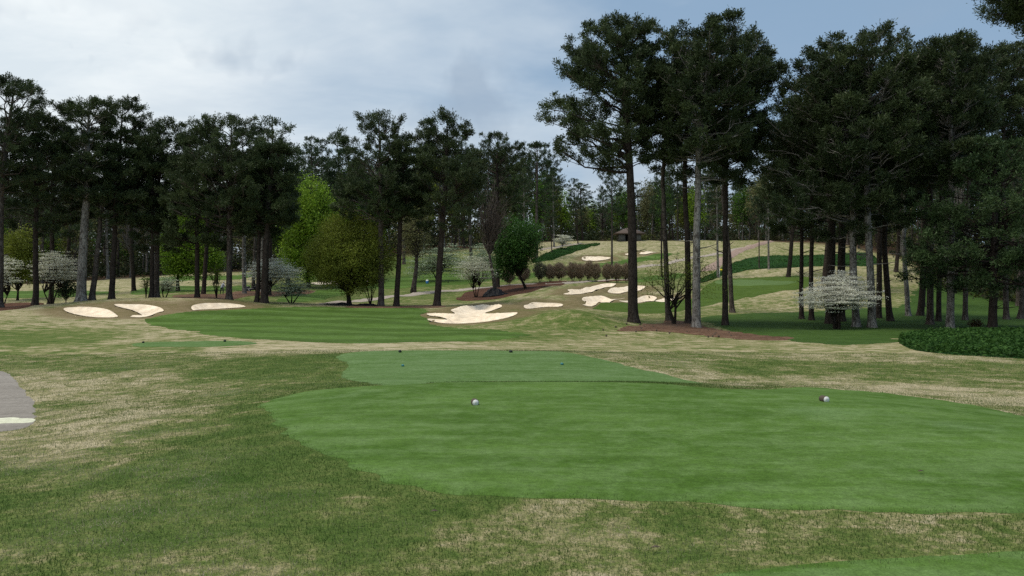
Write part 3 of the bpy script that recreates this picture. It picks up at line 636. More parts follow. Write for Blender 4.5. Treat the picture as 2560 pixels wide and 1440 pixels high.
HERO = [
 (-6, 74, 180, 24, 'm', [(182,5,55),(215,-50,98),(270,-80,98),(340,-95,90),(430,-110,75),(520,-80,55)], [(450,0),(200,30)], 'tall pine with grey trunk at the left edge, highest crown of the left row', dict(nb=60)),
 (87, 78, 262, 14, 'd', [(262,70,120),(300,40,150),(360,20,165),(430,15,170),(520,10,160),(590,50,130)], [(450,88),(270,95)], 'straight dark pine behind the white dogwood, second tall trunk from the left edge', {}),
 (126, 86, 300, 12, 'd', [(300,125,170),(360,95,195),(430,95,200),(520,90,190),(600,100,170)], [(450,130),(300,150)], 'thin dark pine rising right out of the large left dogwood', {}),
 (203, 79, 232, 23, 'l', [(232,195,255),(262,160,285),(310,155,290),(380,160,280),(450,150,280),(500,170,270)], [(480,215),(240,222)], 'thick pine with pale patchy bark at the crest of the left mound', dict(nb=54, tintb=.5)),
 (230, 80, 400, 14, 'm', [(400,235,290),(440,215,310),(500,210,320),(560,215,300)], [(500,252),(400,262)], 'leaning pine hard against the pale patchy trunk on the left mound', dict(nb=30)),
 (279, 81, 228, 14, 'd', [(228,285,335),(255,262,352),(310,265,360),(370,255,365),(440,235,375),(540,230,390)], [(600,286),(450,292),(230,308)], 'dark pine above the middle of the left mound, rounded top beside the palest left pine', dict(nb=54)),
 (378, 82, 330, 11, 'd', [(330,350,400),(380,330,430),(470,320,430),(560,330,430),(640,345,420)], [(450,380),(330,378)], 'slim dark pine, left one of the close pair behind the left bunkers', {}),
 (392, 84, 285, 13, 'm', [(285,370,420),(312,345,450),(370,335,470),(440,330,470),(520,340,460)], [(450,398),(290,396)], 'greyish pine with rounded top, right one of the close pair behind the left bunkers', dict(nb=50)),
 (493, 81, 306, 12, 'd', [(306,470,520),(345,455,545),(410,440,555),(500,420,560),(580,420,560),(650,440,550)], [(450,493),(306,492)], 'slender dark pine rising behind the bare multi-stemmed shrub on the left', {}),
 (573, 80, 270, 15, 'm', [(270,545,610),(292,510,640),(340,490,665),(400,465,690),(460,440,715),(530,440,720),(575,480,680)], [(450,574),(290,575)], 'broad heavy-crowned pine above the third left bunker', dict(nb=74, sub=8, tintb=.45)),
 (642, 79, 360, 11, 'd', [(360,625,680),(420,605,690),(500,595,690),(580,600,690)], [(450,652),(360,655)], 'slim reddish dark pine beside the white dogwood right of the left bunkers', {}),
 (660, 78.5, 345, 18, 'd', [(345,655,715),(390,640,735),(450,620,738),(520,610,738),(580,620,725)], [(500,672),(350,690)], 'stout dark pine standing in the stems of the white dogwood', dict(nb=50)),
 (952, 81, 262, 15, 'm', [(262,925,965),(290,890,1003),(330,888,1000),(365,842,1010),(410,835,1015),(480,850,1020),(560,865,1010)], [(500,950),(270,944)], 'pine right of the big round olive tree, tallest crown of the middle trio', dict(nb=62)),
 (991, 81.5, 318, 14, 'd', [(318,1010,1045),(355,985,1065),(420,960,1075),(500,950,1080),(570,960,1070)], [(500,1002),(318,1028)], 'dark straight pine in the middle of the central trio', dict(nb=44)),
 (1092, 81, 268, 17, 'd', [(268,1095,1150),(298,1056,1186),(335,1062,1180),(362,1085,1160),(400,1045,1200),(460,1030,1215),(540,1040,1220),(580,1070,1190)], [(600,1106),(480,1117),(280,1121)], 'dark pine leaning slightly right beside the central sand bunker', dict(nb=66)),
 (1243, 128, 325, 12, 'd', [(325,1215,1265),(360,1190,1292),(410,1165,1302),(470,1150,1300),(540,1165,1285)], [(500,1243),(330,1243)], 'pine behind the bare tree over the black tarps', dict(nb=60, L=.36, W=.08)),
 (1584, 60, 32, 25, 'd', [(34,1530,1585),(62,1480,1625),(100,1462,1640),(150,1405,1640),(200,1402,1650),(255,1388,1640),(310,1372,1630),(355,1366,1620),(400,1385,1610),(432,1440,1640)], [(430,1578),(200,1568),(40,1556)], 'tallest pine with wide ragged crown left of the straw bed, thick dark trunk', dict(nb=84, sub=9, clump=6, dead=9, tintb=.42)),
 (1672, 65, 150, 14, 'm', [(150,1640,1720),(220,1620,1750),(320,1600,1740),(400,1590,1730),(440,1620,1720)], [(450,1655),(160,1672)], 'narrow pine just behind the small twisted tree on the straw bed', dict(nb=50)),
 (1721, 62.5, 110, 16, 'd', [(110,1700,1790),(200,1660,1800),(320,1650,1800),(420,1660,1780)], [(430,1710),(110,1730)], 'dark pine hidden close behind the pale patchy trunk on the straw bed', dict(nb=50)),
 (1740, 58.5, 50, 21, 'l', [(50,1720,1830),(75,1665,1880),(120,1645,1905),(160,1645,1940),(220,1650,1900),(300,1640,1885),(380,1660,1860),(430,1700,1840)], [(600,1742),(430,1742),(300,1752),(60,1775)], 'big pine with pale patchy bark at the front of the straw bed', dict(nb=84, sub=9, clump=6, dead=9, tintb=.3)),
 (1813, 61.5, 120, 15, 'd', [(120,1800,1880),(170,1780,1955),(240,1765,1930),(330,1750,1900),(410,1760,1885),(450,1790,1870)], [(430,1813),(130,1830)], 'straight dark pine standing alone right of the straw bed', dict(nb=62, sub=8)),
 (1831, 81, 260, 12, 'm', [(260,1780,1850),(330,1760,1860),(420,1760,1850),(470,1775,1840)], [(650,1823),(500,1806),(260,1810)], 'leaning pine trunk crossing behind the lone dark one right of the straw bed', dict(nb=36)),
 (2180, 58, 62, 19, 'l', [(62,2135,2225),(90,2085,2262),(140,2060,2285),(210,2050,2300),(300,2040,2310),(400,2050,2300),(500,2070,2280),(560,2100,2250)], [(430,2168),(70,2182)], 'tall pine with pale bark right behind the round white dogwood, top of the right grove', dict(nb=84, sub=9, clump=6, tintb=.45)),
 (2141, 58.6, 88, 18, 'l', [(88,2035,2110),(125,1985,2140),(190,1945,2160),(280,1905,2170),(380,1885,2160),(470,1895,2150),(560,1925,2140),(615,1950,2110)], [(430,2130),(95,2080)], 'pale barked pine with low sweeping branches left of its taller twin, behind the dogwood', dict(nb=84, sub=9, clump=6, rise=(.0, .7))),
 (2004, 70, 250, 11, 'd', [(250,1960,2040),(320,1920,2060),(430,1900,2060),(520,1910,2070),(600,1935,2060)], [(430,2010),(250,2012)], 'dark slim pine at the left end of the right grove', dict(nb=56)),
 (2029, 68, 220, 12, 'd', [(220,2000,2080),(320,1960,2100),(430,1950,2110),(540,1960,2110)], [(220,2040)], 'dark pine second from the left end of the right grove', dict(nb=44)),
 (2076, 63, 150, 22, 'd', [(150,2030,2120),(250,1980,2150),(380,1970,2160),(500,2000,2150)], [(150,2080)], 'thick dark pine directly behind the crown of the round dogwood', dict(nb=44)),
 (2101, 66, 170, 21, 'd', [(170,2070,2150),(270,2040,2190),(400,2040,2190),(500,2060,2180)], [(170,2110)], 'thick dark pine just right of its equal behind the round dogwood', dict(nb=44)),
 (2196, 73, 140, 14, 'd', [(140,2160,2250),(250,2130,2280),(400,2130,2290),(500,2140,2270)], [(140,2210)], 'dark pine half hidden by the tallest pale trunk of the right grove', dict(nb=44)),
 (2226, 68, 150, 15, 'd', [(150,2200,2300),(250,2180,2330),(380,2180,2330),(500,2190,2310),(580,2200,2290)], [(600,2214),(150,2240)], 'near black pine standing clear right of the round dogwood', dict(nb=50)),
 (2271, 77, 200, 12, 'l', [(200,2250,2330),(300,2220,2350),(420,2220,2340),(520,2240,2320)], [(600,2262),(200,2270)], 'slim pine with light grey bark in front of the dry slope', dict(nb=50)),
 (2306, 95, 240, 11, 'd', [(240,2280,2350),(340,2260,2370),(460,2260,2360)], [(240,2310)], 'dark pine standing on the dry slope at its right edge', dict(nb=36)),
 (2325, 62, 110, 16, 'm', [(110,2280,2350),(160,2265,2400),(280,2250,2420),(400,2250,2420),(480,2270,2400)], [(450,2330),(110,2335)], 'grey pine left of the young spreading pine, trunk without roots showing', dict(nb=60)),
 (2346, 69, 130, 12, 'd', [(130,2310,2400),(260,2290,2430),(400,2290,2420)], [(130,2355)], 'dark pine in the gap behind two grey trunks of the right grove', dict(nb=36)),
 (2375, 57, 80, 18, 'l', [(80,2320,2420),(105,2285,2440),(170,2275,2455),(280,2270,2480),(380,2290,2480),(450,2310,2450)], [(430,2376),(85,2372)], 'pine with pale flared base nearest the ivy in the right grove', dict(nb=80, sub=8, clump=5)),
 (2413, 71, 110, 12, 'm', [(110,2400,2480),(220,2370,2510),(350,2370,2510),(450,2390,2490)], [(110,2430)], 'thin pine with a torn orange-brown strip of bark', dict(nb=44)),
 (2516, 72, 100, 13, 'm', [(100,2470,2560),(180,2440,2600),(300,2430,2610),(420,2450,2590)], [(100,2510)], 'greyish pine right of the young spreading pine', dict(nb=56)),
 (2550, 74, 95, 13, 'm', [(95,2520,2620),(180,2500,2660),(300,2490,2670),(420,2510,2640)], [(95,2565)], 'greyish pine at the right edge of the photo', dict(nb=56)),
]
for i, (u, d, vt, w, bk, env, path, label, kw) in enumerate(HERO):
    k = dict(nb=58); k.update(kw); hero(u, d, vt, w, bk, env, path, label, 100 + i, **k)
# young spreading pine, and the pine out of frame whose branch hangs into the corner
hero(2480, 55, 332, 20, 'd', [(332,2440,2530),(380,2400,2570),(440,2360,2600),(500,2330,2620),(560,2290,2640),(620,2290,2660),(690,2310,2660),(735,2370,2640)], [(332,2486)],
     'young spreading pine with branches almost to the ground, beside the ivy bed', 301, nb=92, sub=9, clump=5, K=16, L=.26, needle=M['needle_young'], rise=(-.12, .5), dead=3, bias=1.15, tintb=.45)
hero(2830, 33, -520, 24, 'd', [(-520,2790,2900),(-350,2700,3040),(-180,2620,3120),(-70,2570,3150),(-25,2525,3120),(2,2550,3060)], [(-500,2840)],
     'pine beyond the right edge with one branch hanging into the top right corner', 302, nb=150, bias=1.5, sub=12, clump=9, K=26, L=.2, W=.045, rise=(.0, .6))

# ---- broadleaved trees
def quads(B, c, size, r, tint, asp=.55, nvec=None):
    k = len(c); a = nrm(r.normal(0, 1, (k, 3))); n2 = nrm(r.normal(0, 1, (k, 3)) + (nvec if nvec is not None else 0)); b = nrm(np.cross(a, n2)); a = nrm(np.cross(n2, b))
    s = size * r.uniform(.6, 1.35, (k, 1)); v = np.stack([c - a * s, c + b * s * asp, c + a * s, c - b * s * asp], 1).reshape(-1, 3)
    i = np.arange(k)[:, None] * 4; B.add(v, np.concatenate([i + [0, 1, 2], i + [0, 2, 3]]), np.repeat(tint, 4))

def broadleaf(name, loc, seed, blobs, stems, r0, mat, bk, clumps=260, per=34, leaf=.1, cr=.42, flat=1., hfork=.35, nbr=70, tint=(.2, .9), hollow=.35, stick=0, rz=0, leaves=True, twig=0, tier=0):
    """blobs [(cx,cy,cz,rx,ry,rz)], stems [(x0,y0,x1,y1,z1)]"""
    r = rs(seed); root = empty(name, loc, rz); W = np.array([b[3] * b[4] * b[5] for b in blobs]) ** .8; W /= W.sum()
    bi = r.choice(len(blobs), clumps, p=W); Bm = np.array(blobs)[bi]; dv = nrm(r.normal(0, 1, (clumps, 3))); rad = (hollow + (1 - hollow) * r.uniform(0, 1, clumps) ** .45)[:, None]
    rad *= 1 + .10 * np.sin(dv[:, :1] * 7 + seed) * np.cos(dv[:, 2:] * 6)
    C = Bm[:, :3] + dv * Bm[:, 3:] * rad; C = C[C[:, 2] > .15]; dv = dv[:len(C)]
    if tier: C[:, 2] = np.round(C[:, 2] / tier + .6 * np.sin(C[:, 0] * 1.7 + C[:, 1])) * tier - .6 * np.sin(C[:, 0] * 1.7 + C[:, 1]) * tier + r.normal(0, tier * .1, len(C))
    tb = Buf(); tops = []
    for x0, y0, x1, y1, z1 in stems:
        t = np.linspace(0, 1, 7); P = np.stack([x0 + (x1 - x0) * t ** 1.2 + .04 * z1 * np.sin(t * 5 + seed) * t, y0 + (y1 - y0) * t, -.2 + (z1 + .2) * t], 1)
        v, f = tubes(P, r0 * (1.35 * np.exp(-t * 6) * .4 + 1 - .45 * t), 8); tb.add(v, f); tops.append(P)
    bb = Buf(); k = min(nbr, len(C)); sel = r.choice(len(C), k, replace=False); T = np.array([tops[i % len(tops)][min(6, 4 + i % 3)] for i in range(k)])
    mid = T * .5 + C[sel] * .5; mid[:, 2] += (C[sel][:, 2] - T[:, 2]) * -.05 + np.linalg.norm((C[sel] - T)[:, :2], axis=1) * .10
    t = np.linspace(0, 1, 6)[None, :, None]; P = (1 - t) ** 2 * T[:, None] + 2 * t * (1 - t) * mid[:, None] + t ** 2 * C[sel][:, None]; P[:, 1:] += r.normal(0, .03, (k, 5, 3)) * np.linalg.norm(C[sel] - T, axis=1)[:, None, None]
    L = np.linalg.norm(C[sel] - T, axis=1); v, f = tubes(P, (r0 * .12 + L * .012)[:, None] * np.linspace(1, .2, 6)[None] * r.uniform(.6, 1.3, (k, 1)), 4, False); bb.add(v, f)
    if twig:
        pi = r.randint(0, k, twig); ti = r.randint(2, 6, twig); p0 = P[pi, ti]; dr = nrm(P[pi, ti] - P[pi, ti - 1] + r.normal(0, .6, (twig, 3)) + [0, 0, .35]); ll = r.uniform(.25, .8, (twig, 1)) * (L.mean() * .35)
        v, f = tubes(np.stack([p0, p0 + dr * ll * .5, p0 + dr * ll + r.normal(0, .05, (twig, 3))], 1), np.tile([.02, .013, .006], (twig, 1)) * max(1, L.mean() / 3), 3, False); bb.add(v, f)
    tr = tb.obj('trunk', bk, root, True); bb.obj('branches', bk, tr, True)
    if leaves:
        lb = Buf(); c = np.repeat(C, per, 0); cs = r.uniform(tint[0], tint[1], len(C)); s = cr * r.uniform(.7, 1.3, (len(C), 1)); c = c + r.normal(0, 1, (len(c), 3)) * np.repeat(s, per, 0) * [1, 1, flat]
        tt = np.clip(np.repeat(cs, per) + r.normal(0, .15, len(c)), 0, 1)
        if stick: fans(lb, c, np.repeat(nrm(C - np.mean(C, 0) * [1, 1, .3]), per, 0), 1, leaf * 2.4, leaf * stick, r, tt, .4, .6, 0)
        else: quads(lb, c, leaf, r, tt, .55, np.array([0, 0, .9 if flat < .6 else .3]))
        lb.obj('crown', mat, root)
    return root

def at(u, d): x = (u - HU) / F * d; return (x, d, Hs(x, d))
def px(u, d, boxes, loc):
    """photo rectangles (u0,u1,v0,v1) at distance d -> blobs in local metres"""
    s = d / F; return [((.5 * (a + b) - u) * s, 0, EYE + (HV - .5 * (c + e)) * s - loc[2], (b - a) / 2 * s, (b - a) / 2 * s * .9, (e - c) / 2 * s) for a, b, c, e in boxes]
M['lime'] = foliage('spring green leaves', (.09, .175, .014), (.26, .39, .035), .35)
M['lime2'] = foliage('fresh green leaves', (.03, .085, .010), (.10, .20, .022), .35)
M['olive'] = foliage('olive leaves', (.105, .135, .016), (.21, .245, .034), .3)
M['dkgreen'] = foliage('dark green leaves', (.018, .060, .010), (.065, .15, .025), .25)
M['blossom'] = foliage('dogwood blossom', (.30, .33, .2), (.92, .90, .80), .4, .6, 1.)
M['blossomg'] = foliage('greenish dogwood blossom', (.10, .16, .07), (.55, .60, .44), .25, .6, 1.)
M['twigs'] = foliage('brown twigs', (.19, .14, .09), (.36, .28, .19), .1)
M['twigsg'] = foliage('green brown twigs', (.10, .10, .06), (.20, .20, .13), .1)
M['haze_leaf'] = foliage('thin tan leaves', (.10, .105, .040), (.21, .21, .09), .3)
M['shrubdk'] = foliage('dark shrub leaves', (.012, .03, .008), (.035, .07, .018), .2)
M['redbush'] = foliage('rusty shrub leaves', (.05, .035, .016), (.10, .065, .03), .2)

def bl(name, u, d, boxes, stems, label, cat, group=None, **kw):
    loc = at(u, d); b = px(u, d, boxes, loc); kw.setdefault('rz', -math.atan2(loc[0], d))
    o = broadleaf(name, loc, kw.pop('seed'), b, stems, kw.pop('r0'), kw.pop('mat'), kw.pop('bk', M['bark_tree']), **kw); tagit(o, label, cat, group); return o
bl('round_tree', 873, 82, [(766, 980, 545, 732), (800, 948, 527, 640), (766, 982, 585, 725)], [(0, 0, -.15, 0, 2.1)], 'big round olive-green tree with domed crown beside the middle pines', 'tree', seed=1, r0=.26, mat=M['olive'], clumps=2100, per=34, leaf=.075, cr=.30, nbr=170, hollow=.35, twig=300, tint=(.15, .9))
bl('maple_tree', 771, 132, [(722, 830, 447, 560), (700, 845, 510, 620), (695, 840, 580, 700), (800, 862, 500, 600)], [(0, 0, 0, 0, 5)], 'bright spring-green tree behind the round olive tree', 'tree', seed=2, r0=.3, mat=M['lime'], clumps=760, per=42, leaf=.17, cr=.62, nbr=90, hollow=.2, twig=100, tint=(.1, .95))
bl('maple_tree', 445, 116, [(408, 500, 545, 690), (405, 480, 590, 700), (440, 560, 600, 690), (430, 520, 470, 580)], [(0, 0, 0, 0, 4)], 'light green leafy tree between the pines behind the left bunkers', 'tree', seed=3, r0=.26, mat=M['lime'], clumps=560, per=38, leaf=.15, cr=.55, nbr=80, hollow=.2, tint=(.0, .7))
bl('evergreen_tree', 1316, 112, [(1238, 1356, 545, 640), (1228, 1345, 590, 672), (1235, 1290, 640, 700)], [(0, 0, -1.6, 0, 2.9)], 'dark green dense tree with leaning trunk at the left end of the shrub row', 'tree', seed=4, r0=.19, mat=M['dkgreen'], clumps=520, per=40, leaf=.13, cr=.42, nbr=60, hollow=.3, tint=(.0, .9))
bl('young_tree', 44, 104, [(10, 90, 568, 660), (0, 95, 620, 712)], [(0, 0, 0, 0, 2)], 'olive-green tree with short trunk by the left edge', 'tree', seed=5, r0=.15, mat=M['olive'], clumps=420, per=34, leaf=.11, cr=.42, nbr=60, hollow=.2, tint=(.3, 1))
bl('thin_leaved_tree', 1033, 118, [(985, 1085, 500, 620), (1000, 1075, 560, 650)], [(0, 0, .8, 0, 8)], 'tan-green thin leafed tree with grey leaning trunk behind the middle pines', 'tree', seed=6, r0=.34, mat=M['haze_leaf'], bk=M['bark_mid'], clumps=260, per=24, leaf=.12, cr=.6, nbr=80, hollow=.1, twig=200)
bl('twisted_tree', 1685, 61.5, [(1600, 1680, 668, 728), (1690, 1795, 655, 715), (1630, 1750, 650, 700), (1740, 1795, 700, 750), (1596, 1640, 700, 745)], [(0, 0, -.45, 0, 1.9), (0, .05, .25, .1, 2.0)], 'small twisted dark tree with sparse young leaves on the straw bed', 'tree', seed=7, r0=.12, mat=M['olive'], clumps=190, per=16, leaf=.05, cr=.28, nbr=22, hollow=.2, twig=170, tint=(.5, 1))
bl('bare_tree', 1238, 106, [(1190, 1275, 440, 600), (1175, 1290, 500, 590)], [(0, 0, -.9, 0, 8.5)], 'leafless grey tree rising behind the black tarps', 'tree', seed=8, r0=.24, mat=None, bk=M['bark_mid'], clumps=160, nbr=110, hollow=.1, leaves=False, twig=420)
DG = 'white flowering dogwoods'
DW = dict(flat=.28, asp=.5)
def dogwood(u, d, boxes, stems, label, seed, mat='blossom', n=330, per=34, leaf=.055, cr=.33, r0=.07, tint=(.25, 1), **kw):
    return bl('dogwood_tree', u, d, boxes, stems, label, 'dogwood', DG, seed=seed, r0=r0, mat=M[mat], clumps=int(n * .6), per=int(per * 1.15), leaf=leaf, cr=cr * 1.35, flat=.09, nbr=60, hollow=.1, tier=.36 if d < 120 else .6, tint=tint, twig=200, **kw)
dogwood(2092, 57, [(2003, 2182, 712, 778), (2030, 2160, 690, 760), (2070, 2130, 678, 720)], [(-.12, 0, -.4, 0, 1.5), (.12, 0, .3, 0, 1.6), (0, .1, 0, .3, 1.7)], 'round white-blossomed dogwood in front of the right grove', 20, n=1500, per=50, leaf=.046, cr=.22, r0=.10, tint=(.55, 1))
dogwood(128, 82, [(88, 192, 640, 705), (100, 175, 625, 670), (120, 194, 665, 700)], [(-.1, 0, -.9, 0, 2.0), (.1, 0, .9, 0, 2.2), (0, 0, 0, .3, 2.4)], 'tall white dogwood between the two leftmost dark pines', 21, n=420, leaf=.06, tint=(.1, .85))
dogwood(8, 92, [(-70, 40, 660, 730), (-60, 50, 635, 690)], [(0, 0, -.5, 0, 1.6), (.1, 0, .6, 0, 1.6)], 'white dogwood cut by the left edge of the photo', 22, n=300, leaf=.07, tint=(.1, .8))
dogwood(412, 90, [(396, 440, 692, 730)], [(-.1, 0, -.4, 0, 1), (.1, 0, .5, 0, 1)], 'low pale green dogwood bush right of the close pair of pines', 23, 'blossomg', n=150, leaf=.06, tint=(.2, 1))
dogwood(655, 81.5, [(612, 735, 660, 705), (630, 720, 648, 690), (690, 745, 665, 690)], [(-.2, 0, -1., 0, 2), (.1, 0, 1.2, 0, 2), (0, 0, .2, 0, 2.3)], 'white dogwood spreading around the stout dark pine', 24, n=620, leaf=.06, tint=(.45, 1))
dogwood(728, 82.5, [(680, 775, 700, 742), (700, 750, 688, 720)], [(-.1, 0, -.9, 0, 1.1), (0, 0, .1, 0, 1.3), (.1, 0, 1., 0, 1.1)], 'small dogwood with fanned stems right of the one around the stout pine', 25, 'blossomg', n=230, leaf=.055, tint=(.2, .9))
dogwood(1096, 146, [(1030, 1110, 612, 690), (1085, 1165, 606, 690), (1020, 1075, 660, 695)], [(-.2, 0, -1.5, 0, 3), (.2, 0, 1.2, 0, 3)], 'large greenish white dogwood behind the leaning middle pine', 26, 'blossomg', n=420, leaf=.12, cr=.5, r0=.14, tint=(.0, .75))
dogwood(1190, 106, [(1138, 1238, 655, 705), (1150, 1225, 640, 680)], [(-.1, 0, -.5, 0, 2), (.1, 0, .6, 0, 2), (0, 0, 0, .2, 2.2)], 'grey white dogwood on the mulch left of the black tarps', 27, n=330, leaf=.075, cr=.36, tint=(.1, .6))
dogwood(1215, 152, [(1165, 1250, 610, 670)], [(0, 0, 0, 0, 3)], 'greenish dogwood behind the dark green leaning tree', 28, 'blossomg', n=220, leaf=.12, cr=.5, tint=(.0, .7))
dogwood(1407, 214, [(1386, 1430, 585, 614)], [(0, 0, 0, 0, 1.6)], 'distant white dogwood beside the far path on the hill', 29, n=110, leaf=.14, cr=.4, tint=(.1, .8))
def stems(u, d, label, seed, n=6, h=3.2, sp=1.3):
    loc = at(u, d); root = empty('bare_shrub', loc); r = rs(seed); B = Buf(); S = []
    for k in range(n):
        a = r.uniform(0, 6.28); e = np.array([math.cos(a) * sp * r.uniform(.4, 1), math.sin(a) * sp * .6, h * r.uniform(.75, 1.05)])
        t = np.linspace(0, 1, 7)[:, None]; P = e * [1, 1, 1] * np.hstack([t ** 1.3, t ** 1.3, t]) + r.normal(0, .03, (7, 3)) * t; v, f = tubes(P - [0, 0, .1], np.linspace(.055, .015, 7), 5, False); B.add(v, f); S.append(P)
    B.obj('stems', M['bark_tree'], root, True); T = Buf(); S = np.array(S); i = r.randint(0, n, 160); j = r.randint(3, 7, 160); p0 = S[i, j]; dr = nrm(r.normal(0, .6, (160, 3)) + [0, 0, .6]); l = r.uniform(.3, .9, (160, 1))
    v, f = tubes(np.stack([p0, p0 + dr * l * .5, p0 + dr * l], 1), np.tile([.014, .01, .006], (160, 1)), 3, False); T.add(v, f)
    quads(T, p0 + dr * l, .05, r, np.full(160, .5)); T.obj('twigs', M['olive'], root); tagit(root, label, 'shrub'); return root
stems(541, 86, 'bare multi-stemmed shrub between two dark pines on the left', 31)
stems(926, 83, 'bare fan-stemmed shrub right of the round olive tree trunk', 32, 7, 3.3, 1.6)
stems(365, 84, 'bare thin shrub left of the close pair of pines', 33, 4, 2.2, .9)
bl('evergreen_shrub', 165, 84, [(140, 192, 702, 738)], [(0, 0, 0, 0, .5)], 'dark rounded evergreen shrub under the tall left dogwood', 'shrub', seed=34, r0=.06, mat=M['shrubdk'], clumps=110, per=30, leaf=.07, cr=.25, nbr=30, tint=(0, .8))
bl('rusty_shrub', 2436, 58, [(2421, 2452, 800, 826)], [(0, 0, 0, 0, .25)], 'small rusty brown shrub between pale pine base and young pine', 'shrub', seed=35, r0=.03, mat=M['redbush'], clumps=70, per=26, leaf=.045, cr=.13, nbr=20, tint=(0, 1))
# row of clipped round shrubs
HG = 'round bare shrubs in a row'
ords = ['first round brown shrub at the left end of the row', 'second round brown shrub of the row, behind the leaning trunk', 'third round shrub of the row, greener than the rest', 'fourth round brown shrub of the row', 'fifth round brown shrub of the row', 'sixth round brown shrub of the row', 'seventh round brown shrub of the row', 'eighth round brown shrub of the row', 'ninth round brown shrub of the row', 'tenth round brown shrub of the row, in front of the thin far pine', 'eleventh round brown shrub of the row', 'twelfth round brown shrub of the row, beside the thickest dark trunk']
for k, (u, w, h) in enumerate([(1272, 26, 38), (1308, 30, 42), (1350, 31, 46), (1376, 24, 36), (1400, 30, 42), (1432, 30, 45), (1450, 22, 40), (1472, 26, 46), (1490, 22, 42), (1519, 25, 42), (1543, 24, 44), (1566, 24, 44)]):
    d = 129.5 + k * .12; s = d / F; loc = at(u, d); W = w * s / 2; Hh = h * s
    o = broadleaf('round_shrub', loc, 50 + k, [(0, 0, Hh * .62, W, W, Hh * .42)], [(-.08, 0, -.3, 0, .7), (.08, 0, .3, 0, .7), (0, .1, 0, .3, .7)], .05, M['twigsg'] if k == 2 else M['twigs'], M['bark_tree'], clumps=260, per=22, leaf=.10, cr=.14, nbr=70, hollow=.5, stick=.5, twig=60, tint=(.1, .9))
    tagit(o, ords[k], 'shrub', HG)

# ---- farther single trees on the course, then the wood
protos = []
def generic(seed, Ht=24., wide=3.6, crown=.45, **kw):
    r = rs(seed); z0 = Ht * crown; env = [(z0, wide * .5, wide * .5), (z0 + (Ht - z0) * .2, wide, wide * .9), (z0 + (Ht - z0) * .5, wide * r.uniform(.8, 1.1), wide * r.uniform(.8, 1.1)), (z0 + (Ht - z0) * .8, wide * .75, wide * .7), (Ht, wide * .25, wide * .25)]
    return pine('pine_tree', Ht, env, [(0, 0, 0), (Ht, r.normal(0, .8), r.normal(0, .8))], .30, kw.pop('bk', M['bark_mid']), seed, loc=(0, 0, 0), needle=M['needle_far'], **kw)
# prototypes are moved to real places below
PP = [generic(700 + i, 24, w, c, nb=34, sub=6, clump=3, K=10, L=.42, W=.13, bk=b) for i, (w, c, b) in enumerate([(3.6, .42, M['bark_mid']), (4.2, .5, M['bark_dark']), (3.2, .35, M['bark_light']), (4.6, .55, M['bark_mid']), (3.9, .3, M['bark_dark'])])]
def lproto(seed, mat, wide, low, leafy=True, bk=None):
    b = [(0, 0, 14, wide, wide, 7), (wide * .3, .5, 11, wide * .8, wide * .8, 5), (-wide * .3, -.4, low, wide * .7, wide * .7, 4)]
    return broadleaf('woodland_tree', (0, 0, 0), seed, b, [(0, 0, .3, .2, 8)], .24, mat, bk or M['bark_grey'], clumps=200, per=20, leaf=.26, cr=.75, nbr=60, hollow=.1, leaves=leafy, twig=120, tint=(.0, .9))
LP = [lproto(720, M['lime2'], 3.6, 8), lproto(721, M['haze_leaf'], 3.8, 9), lproto(722, M['olive'], 3.4, 9), lproto(723, None, 3.8, 9, False), lproto(724, M['lime'], 3.4, 8)]
used = set()
def place(src, x, y, rz, sx, sz, label, cat, group):
    loc = (x, y, Hs(x, y) - .1)
    if src.name in used: o = copy_tree(src, loc, rz, sx, sz)
    else: used.add(src.name); o = src; o.location = loc; o.rotation_euler = (0, 0, rz); o.scale = (sx, sx, sz)
    tagit(o, label, cat, group); return o
R = rs(5)
